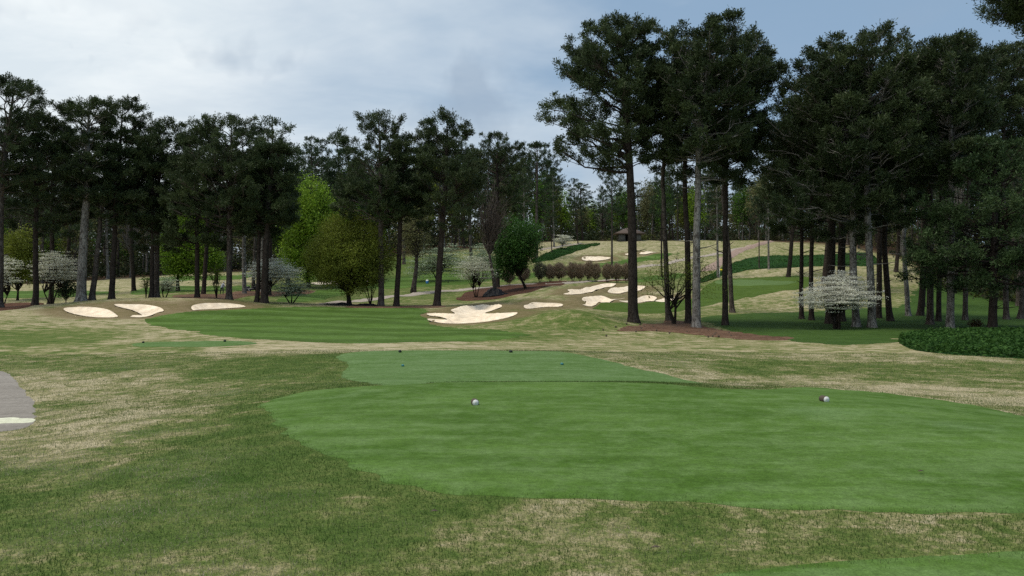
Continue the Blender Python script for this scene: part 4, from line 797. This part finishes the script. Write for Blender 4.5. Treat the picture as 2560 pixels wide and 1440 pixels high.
MID = [  # (u, d, height, kind, width, label)
 (1530, 141, 20, 3, .8, 'thin dark pine rising out of the shrub row'),
 (1654, 150, 21, 1, .7, 'thin dark pine seen between the two left trunks of the straw bed group'),
 (1795, 158, 22, 2, .9, 'grey pine beside the brick-coloured path'),
 (1898, 176, 17, 3, .7, 'thin leaning dark pine on the dark green hill bed'),
 (1922, 172, 21, 2, .9, 'light grey pine on the dark green hill bed'),
 (611, 106, 23, 2, 1., 'grey leaning pine behind the golf cart'),
 (655, 112, 24, 2, 1., 'pale pine behind the stout dark pine, in the middle of the close cluster'),
 (672, 104, 25, 4, 1., 'dark pine at the right side of the close cluster'),
 (508, 98, 22, 1, 1., 'thick dark pine half hidden by the slender one at the mulch bed'),
 (632, 124, 23, 0, 1., 'brown pine in the left part of the close cluster'),
 (720, 140, 26, 4, 1.1, 'dark pine left of the bright spring-green tree'),
 (800, 150, 27, 1, 1.2, 'dark pine rising behind the bright spring-green tree'),
 (880, 150, 27, 0, 1.2, 'pine rising behind the dome of the round olive tree'),
 (540, 142, 25, 4, 1.1, 'dark pine far behind the broad heavy-crowned pine'),
 (335, 118, 23, 1, 1.1, 'dark pine behind the rounded top beside the palest left pine'),
 (160, 112, 22, 4, 1.1, 'dark pine far behind the tall left dogwood'),
 (-60, 96, 23, 1, 1.1, 'dark pine whose branches enter from beyond the left edge'),
 (1340, 192, 30, 0, 1.15, 'tall far pine rising above the dark green leaning tree'),
 (1380, 206, 13, 4, .9, 'small dark pine beside the far white dogwood'),
 (1445, 238, 15, 4, 1., 'low dark pine on the edge of the dry hill'),
 (1180, 172, 26, 0, 1.2, 'pine behind the grey white dogwood'),
 (1010, 182, 25, 3, 1.2, 'far pine seen between the middle trio'),
 (1312, 224, 24, 2, 1., 'pale trunked far pine left of the hill path'),
 (1385, 226, 22, 2, 1., 'white grey trunk standing on the dark green slope of the hill'),
 (2240, 150, 25, 4, 1.2, 'dark pine on the upper part of the dry slope'),
 (1970, 150, 26, 4, 1.3, 'dark pine behind the left end of the right grove'),
 (2060, 132, 27, 1, 1.3, 'dark pine far behind the round dogwood'),
 (2130, 118, 27, 4, 1.3, 'dark pine behind the two pale twins of the right grove'),
 (2300, 78, 23, 1, 1.15, 'dark pine left of the dry slope edge'),
]
for u, d, hh, k, w, lab in MID:
    x = (u - HU) / F * d; place(PP[k], x, d, R.uniform(0, 6.28), w * hh / 24, hh / 24, lab, 'pine tree', PG)
# rows at the right, behind the grove
def region(u):
    return 'left' if u < 400 else 'middle left' if u < 800 else 'middle' if u < 1300 else 'hill' if u < 1950 else 'right'
RL = {'left': 'behind the far left fairway', 'middle left': 'behind the left bunkers and golf cart', 'middle': 'behind the middle trio of pines', 'hill': 'along the top of the dry hill', 'right': 'deep in the right grove'}
pts = []
def ok(x, y, m):
    for a, b in pts:
        if (a - x) ** 2 + (b - y) ** 2 < m * m: return False
    pts.append((x, y)); return True
cnt = 0; tries = 0
while cnt < 262 and tries < 20000:
    tries += 1; u = R.uniform(-260, 2850); w = float(woodline(u)); d = w + 3 + 95 * R.uniform() ** 1.7
    if u > 2150 and R.uniform() < .35: continue
    if 1400 < u < 1570 and R.uniform() < .45: continue
    x = (u - HU) / F * d
    if not ok(x, d, 5.0 if d < w + 30 else 7.5): continue
    g = region(u); k = R.uniform()
    light = {'left': .3, 'middle left': .3, 'middle': .4, 'hill': .62, 'right': .12}[g]
    hs = R.uniform(.85, 1.25) * (1.22 if 720 < u < 1380 else .85 if 1400 < u < 1570 else 1.05)
    if k < light:
        j = R.choice(5, p=[.2, .25, .2, .2, .15]); nm = ['fresh green', 'thin tan-leaved', 'olive-leaved', 'leafless grey', 'bright lime'][j]
        place(LP[j], x, d, R.uniform(0, 6.28), R.uniform(.8, 1.2), hs * .95, '%s woodland tree %s' % (nm, RL[g]), 'tree', '%s woodland trees %s' % (nm, RL[g]))
    else:
        j = R.choice(5); nm = ['brown-trunked', 'dark-trunked', 'pale-trunked', 'flat-topped brown', 'deep-crowned dark'][j]
        place(PP[j], x, d, R.uniform(0, 6.28), R.uniform(.95, 1.35), hs, '%s far pine %s' % (nm, RL[g]), 'pine tree', '%s far pines %s' % (nm, RL[g]))
    cnt += 1
# undergrowth of the wood
def undergrowth():
    r = rs(77); n = 1500; u = r.uniform(-400, 2950, n); w = woodline(u); d = w + 8 + r.uniform(0, 110, n) ** 1.0; x = (u - HU) / F * d; z = H(x, d)
    hh = r.uniform(1.2, 9, n) * np.clip((d - w) / 30, .3, 1); B = Buf(); per = 95
    c = np.stack([x, d, z + hh * .5], 1); cc = np.repeat(c, per, 0) + r.normal(0, 1, (n * per, 3)) * np.repeat(np.stack([1.2 + hh * .35, 1.2 + hh * .35, hh * .3], 1), per, 0)
    cc = cc[cc[:, 2] > H(cc[:, 0], cc[:, 1])]; quads(B, cc, .36, r, np.clip(nz(cc[:, 0], cc[:, 1], .08, 3) + r.normal(0, .12, len(cc)), 0, 1))
    o = B.obj('undergrowth', M['under']); tagit(o, kind='stuff')
M['under'] = blade_mat('undergrowth leaves', [(0, (.018, .032, .012)), (.4, (.03, .045, .016)), (.6, (.055, .045, .028)), (.8, (.07, .085, .02)), (1, (.10, .13, .03))], .2)
undergrowth()
def farwood():
    r = rs(78); n = 5200; u = r.uniform(-700, 3300, n); d = woodline(u) + 105 + r.uniform(0, 60, n); x = (u - HU) / F * d; z = H(x, d)
    hole = (u > 1390) & (u < 1640); top = np.where(hole, 17, np.where((u > 700) & (u < 1380), 31, 27)) + r.normal(0, 2.5, n); cz = z + r.uniform(0, 1, n) * top
    B = Buf(); per = 42; c = np.stack([x, d, cz], 1); cc = np.repeat(c, per, 0) + r.normal(0, 1, (n * per, 3)) * [1.8, 1.8, 1.2]
    quads(B, cc, .62, r, np.clip(nz(cc[:, 0], cc[:, 2], .1, 3) * .8 + r.normal(0, .12, len(cc)), 0, 1)); k = 320
    u = r.uniform(-700, 3300, k); d = woodline(u) + 104 + r.uniform(0, 30, k); x = (u - HU) / F * d; z = H(x, d)
    P = np.stack([np.stack([x, d, z - .3], 1), np.stack([x + r.normal(0, .3, k), d, z + 10], 1), np.stack([x + r.normal(0, .8, k), d, z + 21], 1)], 1)
    o = B.obj('far_wood', M['under']); tagit(o, kind='stuff')
farwood()

# ------------------------------------------------------------------ small things
M['white'] = plain('white paint', (.80, .80, .78), (.72, .72, .69), 30, .5, .1)
M['logbark'] = plain('log bark', (.05, .038, .028), (.12, .095, .07), 60, .9, .8)
M['darkpaint'] = plain('dark paint', (.012, .022, .018), (.022, .035, .028), 30, .6, .1)
M['teal'] = plain('teal paint', (.03, .16, .17), (.05, .22, .22), 30, .5, .1)
M['tarp'] = plain('black plastic', (.006, .006, .007), (.014, .015, .018), 3, .5, .6, .12, .08)
M['greyrock'] = plain('pale stone', (.4, .39, .36), (.55, .54, .5), 8, .8, .4)
M['roof'] = plain('brown shingles', (.075, .055, .045), (.12, .09, .075), 6, .9, .6)
M['wall'] = plain('grey boards', (.10, .10, .098), (.13, .13, .125), 3, .8, .2)
M['inside'] = plain('painted interior shade', (.01, .01, .01), (.015, .015, .014), 3, .9, .1)
M['yellow'] = plain('yellow cloth', (.72, .55, .03), (.8, .62, .05), 5, .7, .1)
M['black'] = plain('black vinyl', (.012, .012, .016), (.02, .02, .03), 10, .4, .1, .5)
M['blue'] = plain('blue plastic', (.03, .16, .42), (.04, .2, .5), 10, .5, .1)
M['skin'] = plain('skin', (.38, .22, .15), (.42, .25, .18), 10, .6, .05)
M['shirt'] = plain('pale shirt', (.50, .55, .68), (.62, .66, .76), 10, .8, .1)
M['trouser'] = plain('dark trousers', (.02, .02, .028), (.03, .03, .04), 10, .8, .1)
M['metal'] = plain('dull metal', (.2, .2, .2), (.3, .3, .3), 10, .4, .1, .5)

def cyl(p0, p1, r, n=24): return tubes(np.array([p0, p1], float), np.array([r, r]), n)
def log_marker(u, v, ang, label, tilt=.0):
    x, y = hit(u, v + 6); z = Hs(x, y) + .052; root = empty('tee_marker', (x, y, z), ang); L = .15; r = .052
    B = Buf(); rr = rs(int(u)); t = np.linspace(-L / 2, L / 2 - .012, 6); v_, f = tubes(np.stack([t * 0, t, t * 0], 1), np.full(6, r) * rr.uniform(.97, 1.03, 6), 20); v_ = v_ + rr.normal(0, .0012, v_.shape); B.add(v_, f)
    B.obj('bark', M['logbark'], root, True)
    B = Buf(); v_, f = tubes(np.array([[0, -L / 2 - .004, 0], [0, -L / 2 + .004, 0]]), np.array([r * .9, r * .93]), 28); B.add(v_, f); B.obj('painted_face', M['white'], root)
    B = Buf(); v_, f = tubes(np.array([[0, -L / 2 - .0065, .004], [0, -L / 2 - .004, .004]]), np.array([r * .16, r * .16]), 20); B.add(v_, f); B.obj('disc', M['greyrock'], root)
    tagit(root, label, 'tee marker', 'painted log tee markers'); return root
log_marker(1187, 1008, math.radians(12), 'white-faced log tee marker on the near tee, left of the pair')
log_marker(2060, 1000, math.radians(8), 'white-faced log tee marker on the near tee, right one lying turned aside')
def small_marker(u, v, mat, label, group, r=.05, L=.10):
    x, y = hit(u, v + 3); root = empty('tee_marker', (x, y, Hs(x, y) + r + .01), .3); B = Buf(); v_, f = cyl((0, -L / 2, 0), (0, L / 2, 0), r, 18); B.add(v_, f); B.obj('block', mat, root)
    B = Buf(); v_, f = cyl((0, -L / 2 - .006, 0), (0, -L / 2, 0), r * .8, 18); B.add(v_, f); B.obj('face', M['darkpaint'] if mat is M['logbark'] else mat, root); tagit(root, label, 'tee marker', group)
small_marker(1000, 880, M['darkpaint'], 'dark tee marker on the back edge of the second tee, left one', 'dark tee markers')
small_marker(1277, 880, M['darkpaint'], 'dark tee marker on the back edge of the second tee, right one', 'dark tee markers')
small_marker(1007, 915, M['teal'], 'teal tee marker on the second tee, left one', 'teal tee markers', .035, .08)
small_marker(1405, 911, M['teal'], 'teal tee marker on the second tee, right one', 'teal tee markers', .035, .08)
small_marker(358, 856, M['darkpaint'], 'dark tee marker on the small far tee, left one', 'far tee markers')
small_marker(562, 853, M['darkpaint'], 'dark tee marker on the small far tee, right one', 'far tee markers', .06, .12)

def tarp(name, u, d, sx, sy, h, label, seed):
    x, y, z = at(u, d); r = rs(seed); n = 34; a, b = np.meshgrid(np.linspace(-1, 1, n), np.linspace(-1, 1, n)); rad = np.hypot(a, b)
    X = x + a * sx + nz(a, b, 2.2, seed) * .3 * sx; Y = y + b * sy; e = 1 - np.clip(rad, 0, 1) ** 2
    Z = H(X.ravel(), Y.ravel()).reshape(n, n) + .09 + h * e * (.35 + 1.0 * np.abs(nz(a, b, 2.6, seed + 1) - .3) + .5 * np.abs(nz(a, b, 6, seed + 2) - .5))
    i = (np.arange(n - 1)[:, None] * n + np.arange(n - 1)[None]).ravel(); f = np.concatenate([np.stack([i, i + 1, i + n + 1], 1), np.stack([i, i + n + 1, i + n], 1)])
    keep = (rad < 1.0).ravel()[f].all(1); V = np.stack([X, Y, Z], -1).reshape(-1, 3); o = mesh_obj(name, V, f[keep], M['tarp'], None, None, False)
    o.modifiers.new('thick', 'SOLIDIFY').thickness = .03; tagit(o, label, 'tarp', 'black plastic tarps'); return o
tarp('plastic_tarp', 1232, 110, 1.6, 1.3, 1.5, 'crumpled black tarp piled behind the bare tree trunk, upper one', 3)
tarp('plastic_tarp', 1229, 105, 1.5, 1.1, 1.3, 'crumpled black tarp piled at the foot of the bare tree, lower one', 4)
tarp('plastic_tarp', 1256, 108, .9, .6, .35, 'flat black tarp end lying right of the bare tree trunk', 5)
tarp('plastic_tarp', 850, 80.5, 1.9, .5, .28, 'long low black tarp along the foot of the round olive tree', 6)
tarp('plastic_tarp', 915, 80.2, 1.4, .45, .26, 'low black tarp under the bare fan-stemmed shrub', 7)

def hut():
    d = 262; x, y, z = at(1572, d); s = d / F; root = empty('golf_shelter', (x, y, z - .4)); W = 4.1; hw = 2.7
    B = Buf(); B.add(*box((-2.6, 0, hw / 2), (2.2, 5, hw))); B.add(*box((2.9, 0, hw / 2), (1.6, 5, hw))); B.add(*box((.3, 2.4, hw / 2), (3.6, .2, hw))); B.add(*box((.3, -2.35, hw - .15), (3.6, .2, .3))); B.obj('wall', M['wall'], root)
    B = Buf(); B.add(*box((.3, 1.2, hw / 2), (3.58, .1, hw - .02))); B.obj('shade_panel', M['inside'], root)  # near-black panel stands in for the shade inside the opening
    B = Buf(); e = W + 1.0; D = 3.6; v = [(-e, -D, hw), (e, -D, hw), (e, D, hw), (-e, D, hw), (-.7, 0, hw + 2.0), (.7, 0, hw + 2.0), (-e, -D, hw - .22), (e, -D, hw - .22), (e, D, hw - .22), (-e, D, hw - .22)]
    f = [(0, 1, 5), (0, 5, 4), (1, 2, 5), (2, 3, 4), (2, 4, 5), (3, 0, 4), (6, 7, 1), (6, 1, 0), (7, 8, 2), (7, 2, 1), (8, 9, 3), (8, 3, 2), (9, 6, 0), (9, 0, 3), (6, 8, 7), (6, 9, 8)]
    B.add(v, f); B.obj('roof', M['roof'], root); tagit(root, 'small grey shelter with brown hipped roof on top of the dry hill', 'shelter')
hut()
def flag():
    d = 152; x, y, z = at(1799, d); root = empty('golf_flag', (x, y, z)); B = Buf(); B.add(*cyl((0, 0, -.1), (0, 0, 2.2), .028, 8)); B.obj('pole', M['white'], root)
    n = 10; t = np.linspace(0, 1, n); X = t * .62; Yy = .07 * np.sin(t * 7) * t; top = np.stack([X, Yy, 2.18 - .05 * t], 1); bot = np.stack([X, Yy + .02, 1.72 + .04 * t], 1); v = np.concatenate([top, bot]); i = np.arange(n - 1)
    f = np.concatenate([np.stack([i, i + 1, i + n + 1], 1), np.stack([i, i + n + 1, i + n], 1)]); o = mesh_obj('flag', v, f, M['yellow'], root); o.modifiers.new('thick', 'SOLIDIFY').thickness = .01
    tagit(root, 'yellow flag on a white pole on the far putting green', 'flag')
flag()
def bench():
    d = 143; x, y, z = at(1111, d); root = empty('park_bench', (x, y, z)); B = Buf()
    for k in range(3): B.add(*box((0, -.15 + k * .16, .44), (1.7, .13, .05)))
    B.obj('seat', M['black'], root)
    for k in (-.7, .7): B = Buf(); B.add(*box((k, 0, .2), (.08, .4, .42))); B.obj('leg', M['black'], root)
    tagit(root, 'low dark backless bench right of the leaning middle pine', 'bench')
bench()
def cooler():
    d = 142; x, y, z = at(1068, d); root = empty('drinks_cooler', (x, y, z)); B = Buf(); B.add(*tubes(np.array([[0, 0, 0], [0, 0, .06], [0, 0, .5], [0, 0, .52]]), np.array([.2, .24, .27, .25]), 20)); B.obj('body', M['blue'], root, False)
    B = Buf(); B.add(*tubes(np.array([[0, 0, .525], [0, 0, .6], [0, 0, .72], [0, 0, .76]]), np.array([.27, .27, .2, .1]), 20)); B.obj('lid', M['white'], root); tagit(root, 'small blue container with white top on the far green', 'cooler')
cooler()
def cart():
    d = 112; x, y, z = at(633, d); root = empty('golf_cart', (x, y, z), .5)
    B = Buf(); B.add(*box((0, 0, .42), (2.0, 1.1, .28))); B.add(*box((-.75, 0, .68), (.45, 1.0, .26))); B.obj('body', M['black'], root)
    B = Buf(); B.add(*box((.15, 0, .70), (.5, 1.0, .26))); B.add(*box((.42, 0, 1.0), (.12, 1.0, .42))); B.obj('seat', M['black'], root)
    B = Buf(); B.add(*box((.78, 0, .72), (.4, .9, .32))); B.obj('cargo_box', M['white'], root)
    B = Buf(); B.add(*tubes(np.array([[-.6, .2, .8], [-.35, .2, 1.05]]), np.array([.02, .02]), 8)); B.add(*tubes(np.array([[-.36, .2, 1.04], [-.34, .2, 1.06]]), np.array([.17, .17]), 16)); B.obj('steering_wheel', M['black'], root)
    for a in (-.65, .65):
        for b in (-.5, .5): B = Buf(); B.add(*cyl((a, b - .09, .23), (a, b + .09, .23), .23, 20)); w = B.obj('wheel', M['black'], root); B = Buf(); s = .096 if b > 0 else -.096; B.add(*cyl((a, b + s - .006, .23), (a, b + s + .006, .23), .11, 14)); B.obj('hub', M['metal'], w)
    tagit(root, 'black and white golf cart partly hidden behind a slim dark pine', 'golf cart')
cart()
def golfer():
    d = 97; x, y, z = at(555, d); root = empty('person', (x, y, z), math.radians(25))
    J = dict(pel=(0, 0, .93), wa=(.02, -.02, 1.08), ch=(.1, -.03, 1.3), nk=(.17, -.04, 1.47), hd=(.2, -.05, 1.56), ht=(.22, -.06, 1.70),
             hl=(-.09, .08, .88), kl=(-.14, .16, .5), al=(-.2, .2, .1), tl=(-.08, .14, .05), hr=(.09, -.1, .88), kr=(.12, -.2, .5), ar=(.1, -.24, .1), tr=(.22, -.3, .05),
             sl=(.05, .16, 1.4), el=(.2, .2, 1.16), wl=(.36, .06, 1.0), fl=(.4, .03, .94), sr=(.17, -.22, 1.4), er=(.3, -.22, 1.16), wr=(.38, -.04, .99), fr=(.41, -.01, .92))
    E = [('pel', 'wa'), ('wa', 'ch'), ('ch', 'nk'), ('nk', 'hd'), ('hd', 'ht'), ('pel', 'hl'), ('hl', 'kl'), ('kl', 'al'), ('al', 'tl'), ('pel', 'hr'), ('hr', 'kr'), ('kr', 'ar'), ('ar', 'tr'), ('ch', 'sl'), ('sl', 'el'), ('el', 'wl'), ('wl', 'fl'), ('ch', 'sr'), ('sr', 'er'), ('er', 'wr'), ('wr', 'fr')]
    Rr = dict(pel=.14, wa=.14, ch=.16, nk=.055, hd=.085, ht=.075, hl=.09, kl=.065, al=.045, tl=.04, hr=.09, kr=.065, ar=.045, tr=.04, sl=.06, el=.045, wl=.032, fl=.035, sr=.06, er=.045, wr=.032, fr=.035)
    ks = list(J); me = bpy.data.meshes.new('body'); me.from_pydata([J[k] for k in ks], [(ks.index(a), ks.index(b)) for a, b in E], []); o = bpy.data.objects.new('body', me); COL.objects.link(o)
    sm = o.modifiers.new('skin', 'SKIN'); o.modifiers.new('sub', 'SUBSURF').levels = 1
    for i, k in enumerate(ks): me.skin_vertices[0].data[i].radius = (Rr[k], Rr[k]); me.skin_vertices[0].data[i].use_root = (k == 'pel')
    dg = bpy.context.evaluated_depsgraph_get(); m2 = bpy.data.meshes.new_from_object(o.evaluated_get(dg)); bpy.data.objects.remove(o)
    m2.materials.clear()
    for k in ('trouser', 'shirt', 'skin'): m2.materials.append(M[k])
    for p in m2.polygons:
        c = p.center; p.use_smooth = True; arm = c.x > .27 and c.z < 1.2
        p.material_index = 2 if (c.z > 1.49 or (arm and c.z < 1.12)) else 1 if c.z > .98 or arm else 0
    o = bpy.data.objects.new('body', m2); COL.objects.link(o); o.parent = root
    B = Buf(); v, f = tubes(np.array([[.2, -.05, 1.64], [.22, -.055, 1.70], [.225, -.06, 1.75]]), np.array([.105, .10, .05]), 14); B.add(v, f); B.add(*box((.33, -.09, 1.655), (.14, .14, .015))); B.obj('cap', M['white'], root, True)
    cl = empty('golf_club', (x, y, z), math.radians(25)); B = Buf(); B.add(*tubes(np.array([[.39, .0, 1.02], [.75, .05, .06]]), np.array([.012, .008]), 6)); B.obj('shaft', M['metal'], cl); B = Buf(); B.add(*box((.79, .05, .05), (.1, .03, .05))); B.obj('club_head', M['metal'], cl)
    tagit(root, 'golfer in pale blue shirt and dark trousers leaning beside a dark pine', 'person'); tagit(cl, 'thin golf club held by the golfer in the pale shirt', 'golf club')
golfer()
def stone(u, v, r, label):
    x, y = hit(u, v); rr = rs(9); th, ph = np.meshgrid(np.linspace(0, 2 * np.pi, 13)[:-1], np.linspace(0.05, np.pi - .05, 8)); n = 1 + .18 * rr.normal(0, 1, th.shape)
    V = np.stack([np.cos(th) * np.sin(ph) * 1.3, np.sin(th) * np.sin(ph), np.cos(ph) * .75], -1) * n[..., None] * r; i, j = np.meshgrid(np.arange(7), np.arange(12), indexing='ij'); a = i * 12 + j; b = i * 12 + (j + 1) % 12
    f = np.concatenate([np.stack([a, b, b + 12], -1).reshape(-1, 3), np.stack([a, b + 12, a + 12], -1).reshape(-1, 3)]); o = mesh_obj('pale_stone', V.reshape(-1, 3) + [x, y, Hs(x, y) + r * .4], f, M['greyrock']); tagit(o, label, 'stone')
stone(2212, 731, .28, 'pale stone lying on the dry slope between two dark trunks')
def cones():
    r = rs(21); n = 7; B = Buf(); t = np.linspace(0, 1, n); rad = .045 * np.sin(np.pi * (t * .85 + .12)); v, f = tubes(np.stack([t * .11 - .055, t * 0, t * 0], 1), rad, 8); v = v * (1 + .0 * v); B.add(v, f)
    for k in range(36):
        a = k * 2.4; q = (k + .5) / 36; c = np.array([q * .1 - .05, math.cos(a) * .04 * math.sin(math.pi * (q * .85 + .12)), math.sin(a) * .04 * math.sin(math.pi * (q * .85 + .12))]); d_ = nrm(c * [0, 1, 1] + [.004, 0, 0]); B.add([c - d_ * .004 + [0, .006, 0], c - d_ * .004 - [0, .006, 0], c + d_ * .018], [(0, 1, 2)])
    first = B.obj('pine_cone', M['logbark']); spots = []
    for k in range(26):
        u = r.uniform(1490, 1860); v = np.interp(u, [1490, 1600, 1860], [838, 822, 840]) + r.uniform(-16, 12); spots.append(hit(u, v))
    for k, (x, y) in enumerate(spots):
        o = first if k == 0 else first.copy()
        if k: COL.objects.link(o)
        o.location = (x, y, Hs(x, y) + .085); o.rotation_euler = (0, r.uniform(-.3, .3), r.uniform(0, 6)); o.scale = (1.4,) * 3; tagit(o, 'dark pine cone lying around the straw bed under the big pines', 'pine cone', 'pine cones on the straw bed')
cones()
for (u, v, lab) in ((1638, 1383, 'dark fallen leaf on the dry grass near the bottom edge'), (2302, 1188, 'dark twig leaf standing on the near tee turf'), (1085, 1291, 'small dark leaf in the grass left of the near tee front')):
    x, y = hit(u, v); o = mesh_obj('fallen_leaf', np.array([[-.03, 0, .0], [0, .014, .012], [.035, .004, .004], [0, -.014, .008]]) + [x, y, Hs(x, y) + .035], [(0, 1, 2), (0, 2, 3)], M['logbark']); o.modifiers.new('thick', 'SOLIDIFY').thickness = .0015; tagit(o, lab, 'leaf')

# ------------------------------------------------------------------ sky, sun, camera
SUN = Vector((-.30, -.12, .95)).normalized()
el = math.asin(SUN.z); rot = math.atan2(SUN.x, SUN.y)
w = bpy.data.worlds.new('World'); sc.world = w; w.use_nodes = True; nt = w.node_tree; nt.nodes.clear(); q = NT(nt)
out = q.n('ShaderNodeOutputWorld'); bg = q.n('ShaderNodeBackground'); bg.inputs[1].default_value = .10
sky = q.n('ShaderNodeTexSky', sky_type='NISHITA'); sky.sun_disc = False; sky.sun_elevation = el; sky.sun_rotation = rot; sky.air_density = 1.; sky.dust_density = 1.2; sky.ozone_density = 1.5
tc = q.n('ShaderNodeTexCoord'); sep = q.n('ShaderNodeSeparateXYZ'); q.l(tc.outputs['Generated'], sep.inputs[0]); X, Y, Z = sep.outputs
den = q.math('ADD', q.math('MAXIMUM', Z, 0.), .16)
cmb = q.n('ShaderNodeCombineXYZ'); q.l(q.math('DIVIDE', X, den), cmb.inputs[0]); q.l(q.math('DIVIDE', Y, den), cmb.inputs[1])
mp = q.n('ShaderNodeMapping'); mp.inputs['Scale'].default_value = (.45, .8, 1); mp.inputs['Rotation'].default_value = (0, 0, -.35); q.l(cmb.outputs[0], mp.inputs[0])
n1 = q.noise(mp.outputs[0], 1.1, 6, .55, .4)
cov = q.math('ADD', n1, q.math('MULTIPLY', X, -.5)); cov = q.mr(cov, .34, .72, .10, 1.)
vein = q.noise(mp.outputs[0], 3.2, 5, .6, .5)
cloudc = q.mix(q.mr(vein, .35, .65), (4.7, 5.25, 5.65), (5.9, 6.25, 6.4))
base = q.mix(.85, sky.outputs[0], (1.4, 2.3, 3.4))
c = q.mix(cov, base, cloudc)
n2 = q.noise(tc.outputs['Generated'], 7.5, 4, .55, .2)
band = q.math('MULTIPLY', q.mr(Z, .17, .22), q.mr(Z, .33, .27)); dk = q.math('MULTIPLY', band, q.mr(n2, .54, .66, 0, .5))
c = q.mix(dk, c, (2.1, 2.7, 3.5))
low = q.math('MULTIPLY', q.mr(Z, .24, .14), q.mr(n2, .42, .6, 0, .6)); c = q.mix(low, c, (3.3, 3.8, 4.3))
q.l(c, bg.inputs[0]); q.l(bg.outputs[0], out.inputs[0])
sun = bpy.data.lights.new('Sun', 'SUN'); sun.energy = 1.75; sun.angle = math.radians(28); sun.color = (1, .93, .82)
so = bpy.data.objects.new('sun_light', sun); COL.objects.link(so); so.rotation_euler = SUN.to_track_quat('Z', 'Y').to_euler()

cam = bpy.data.cameras.new('Camera'); cam.sensor_width = 36; cam.lens = 36 * F / 2560; cam.shift_y = 20 / 2560; cam.clip_start = .1; cam.clip_end = 5000
co = bpy.data.objects.new('camera', cam); COL.objects.link(co); co.location = (0, 0, EYE); co.rotation_euler = (math.pi / 2, 0, 0); sc.camera = co
sc.view_settings.view_transform = 'Standard'; sc.view_settings.look = 'None'; sc.view_settings.exposure = .62; sc.view_settings.gamma = 1
sc.cycles.use_denoising = False
sc.cycles.max_bounces = 5; sc.cycles.diffuse_bounces = 2; sc.cycles.transmission_bounces = 3; sc.cycles.glossy_bounces = 1; sc.cycles.sample_clamp_indirect = 4
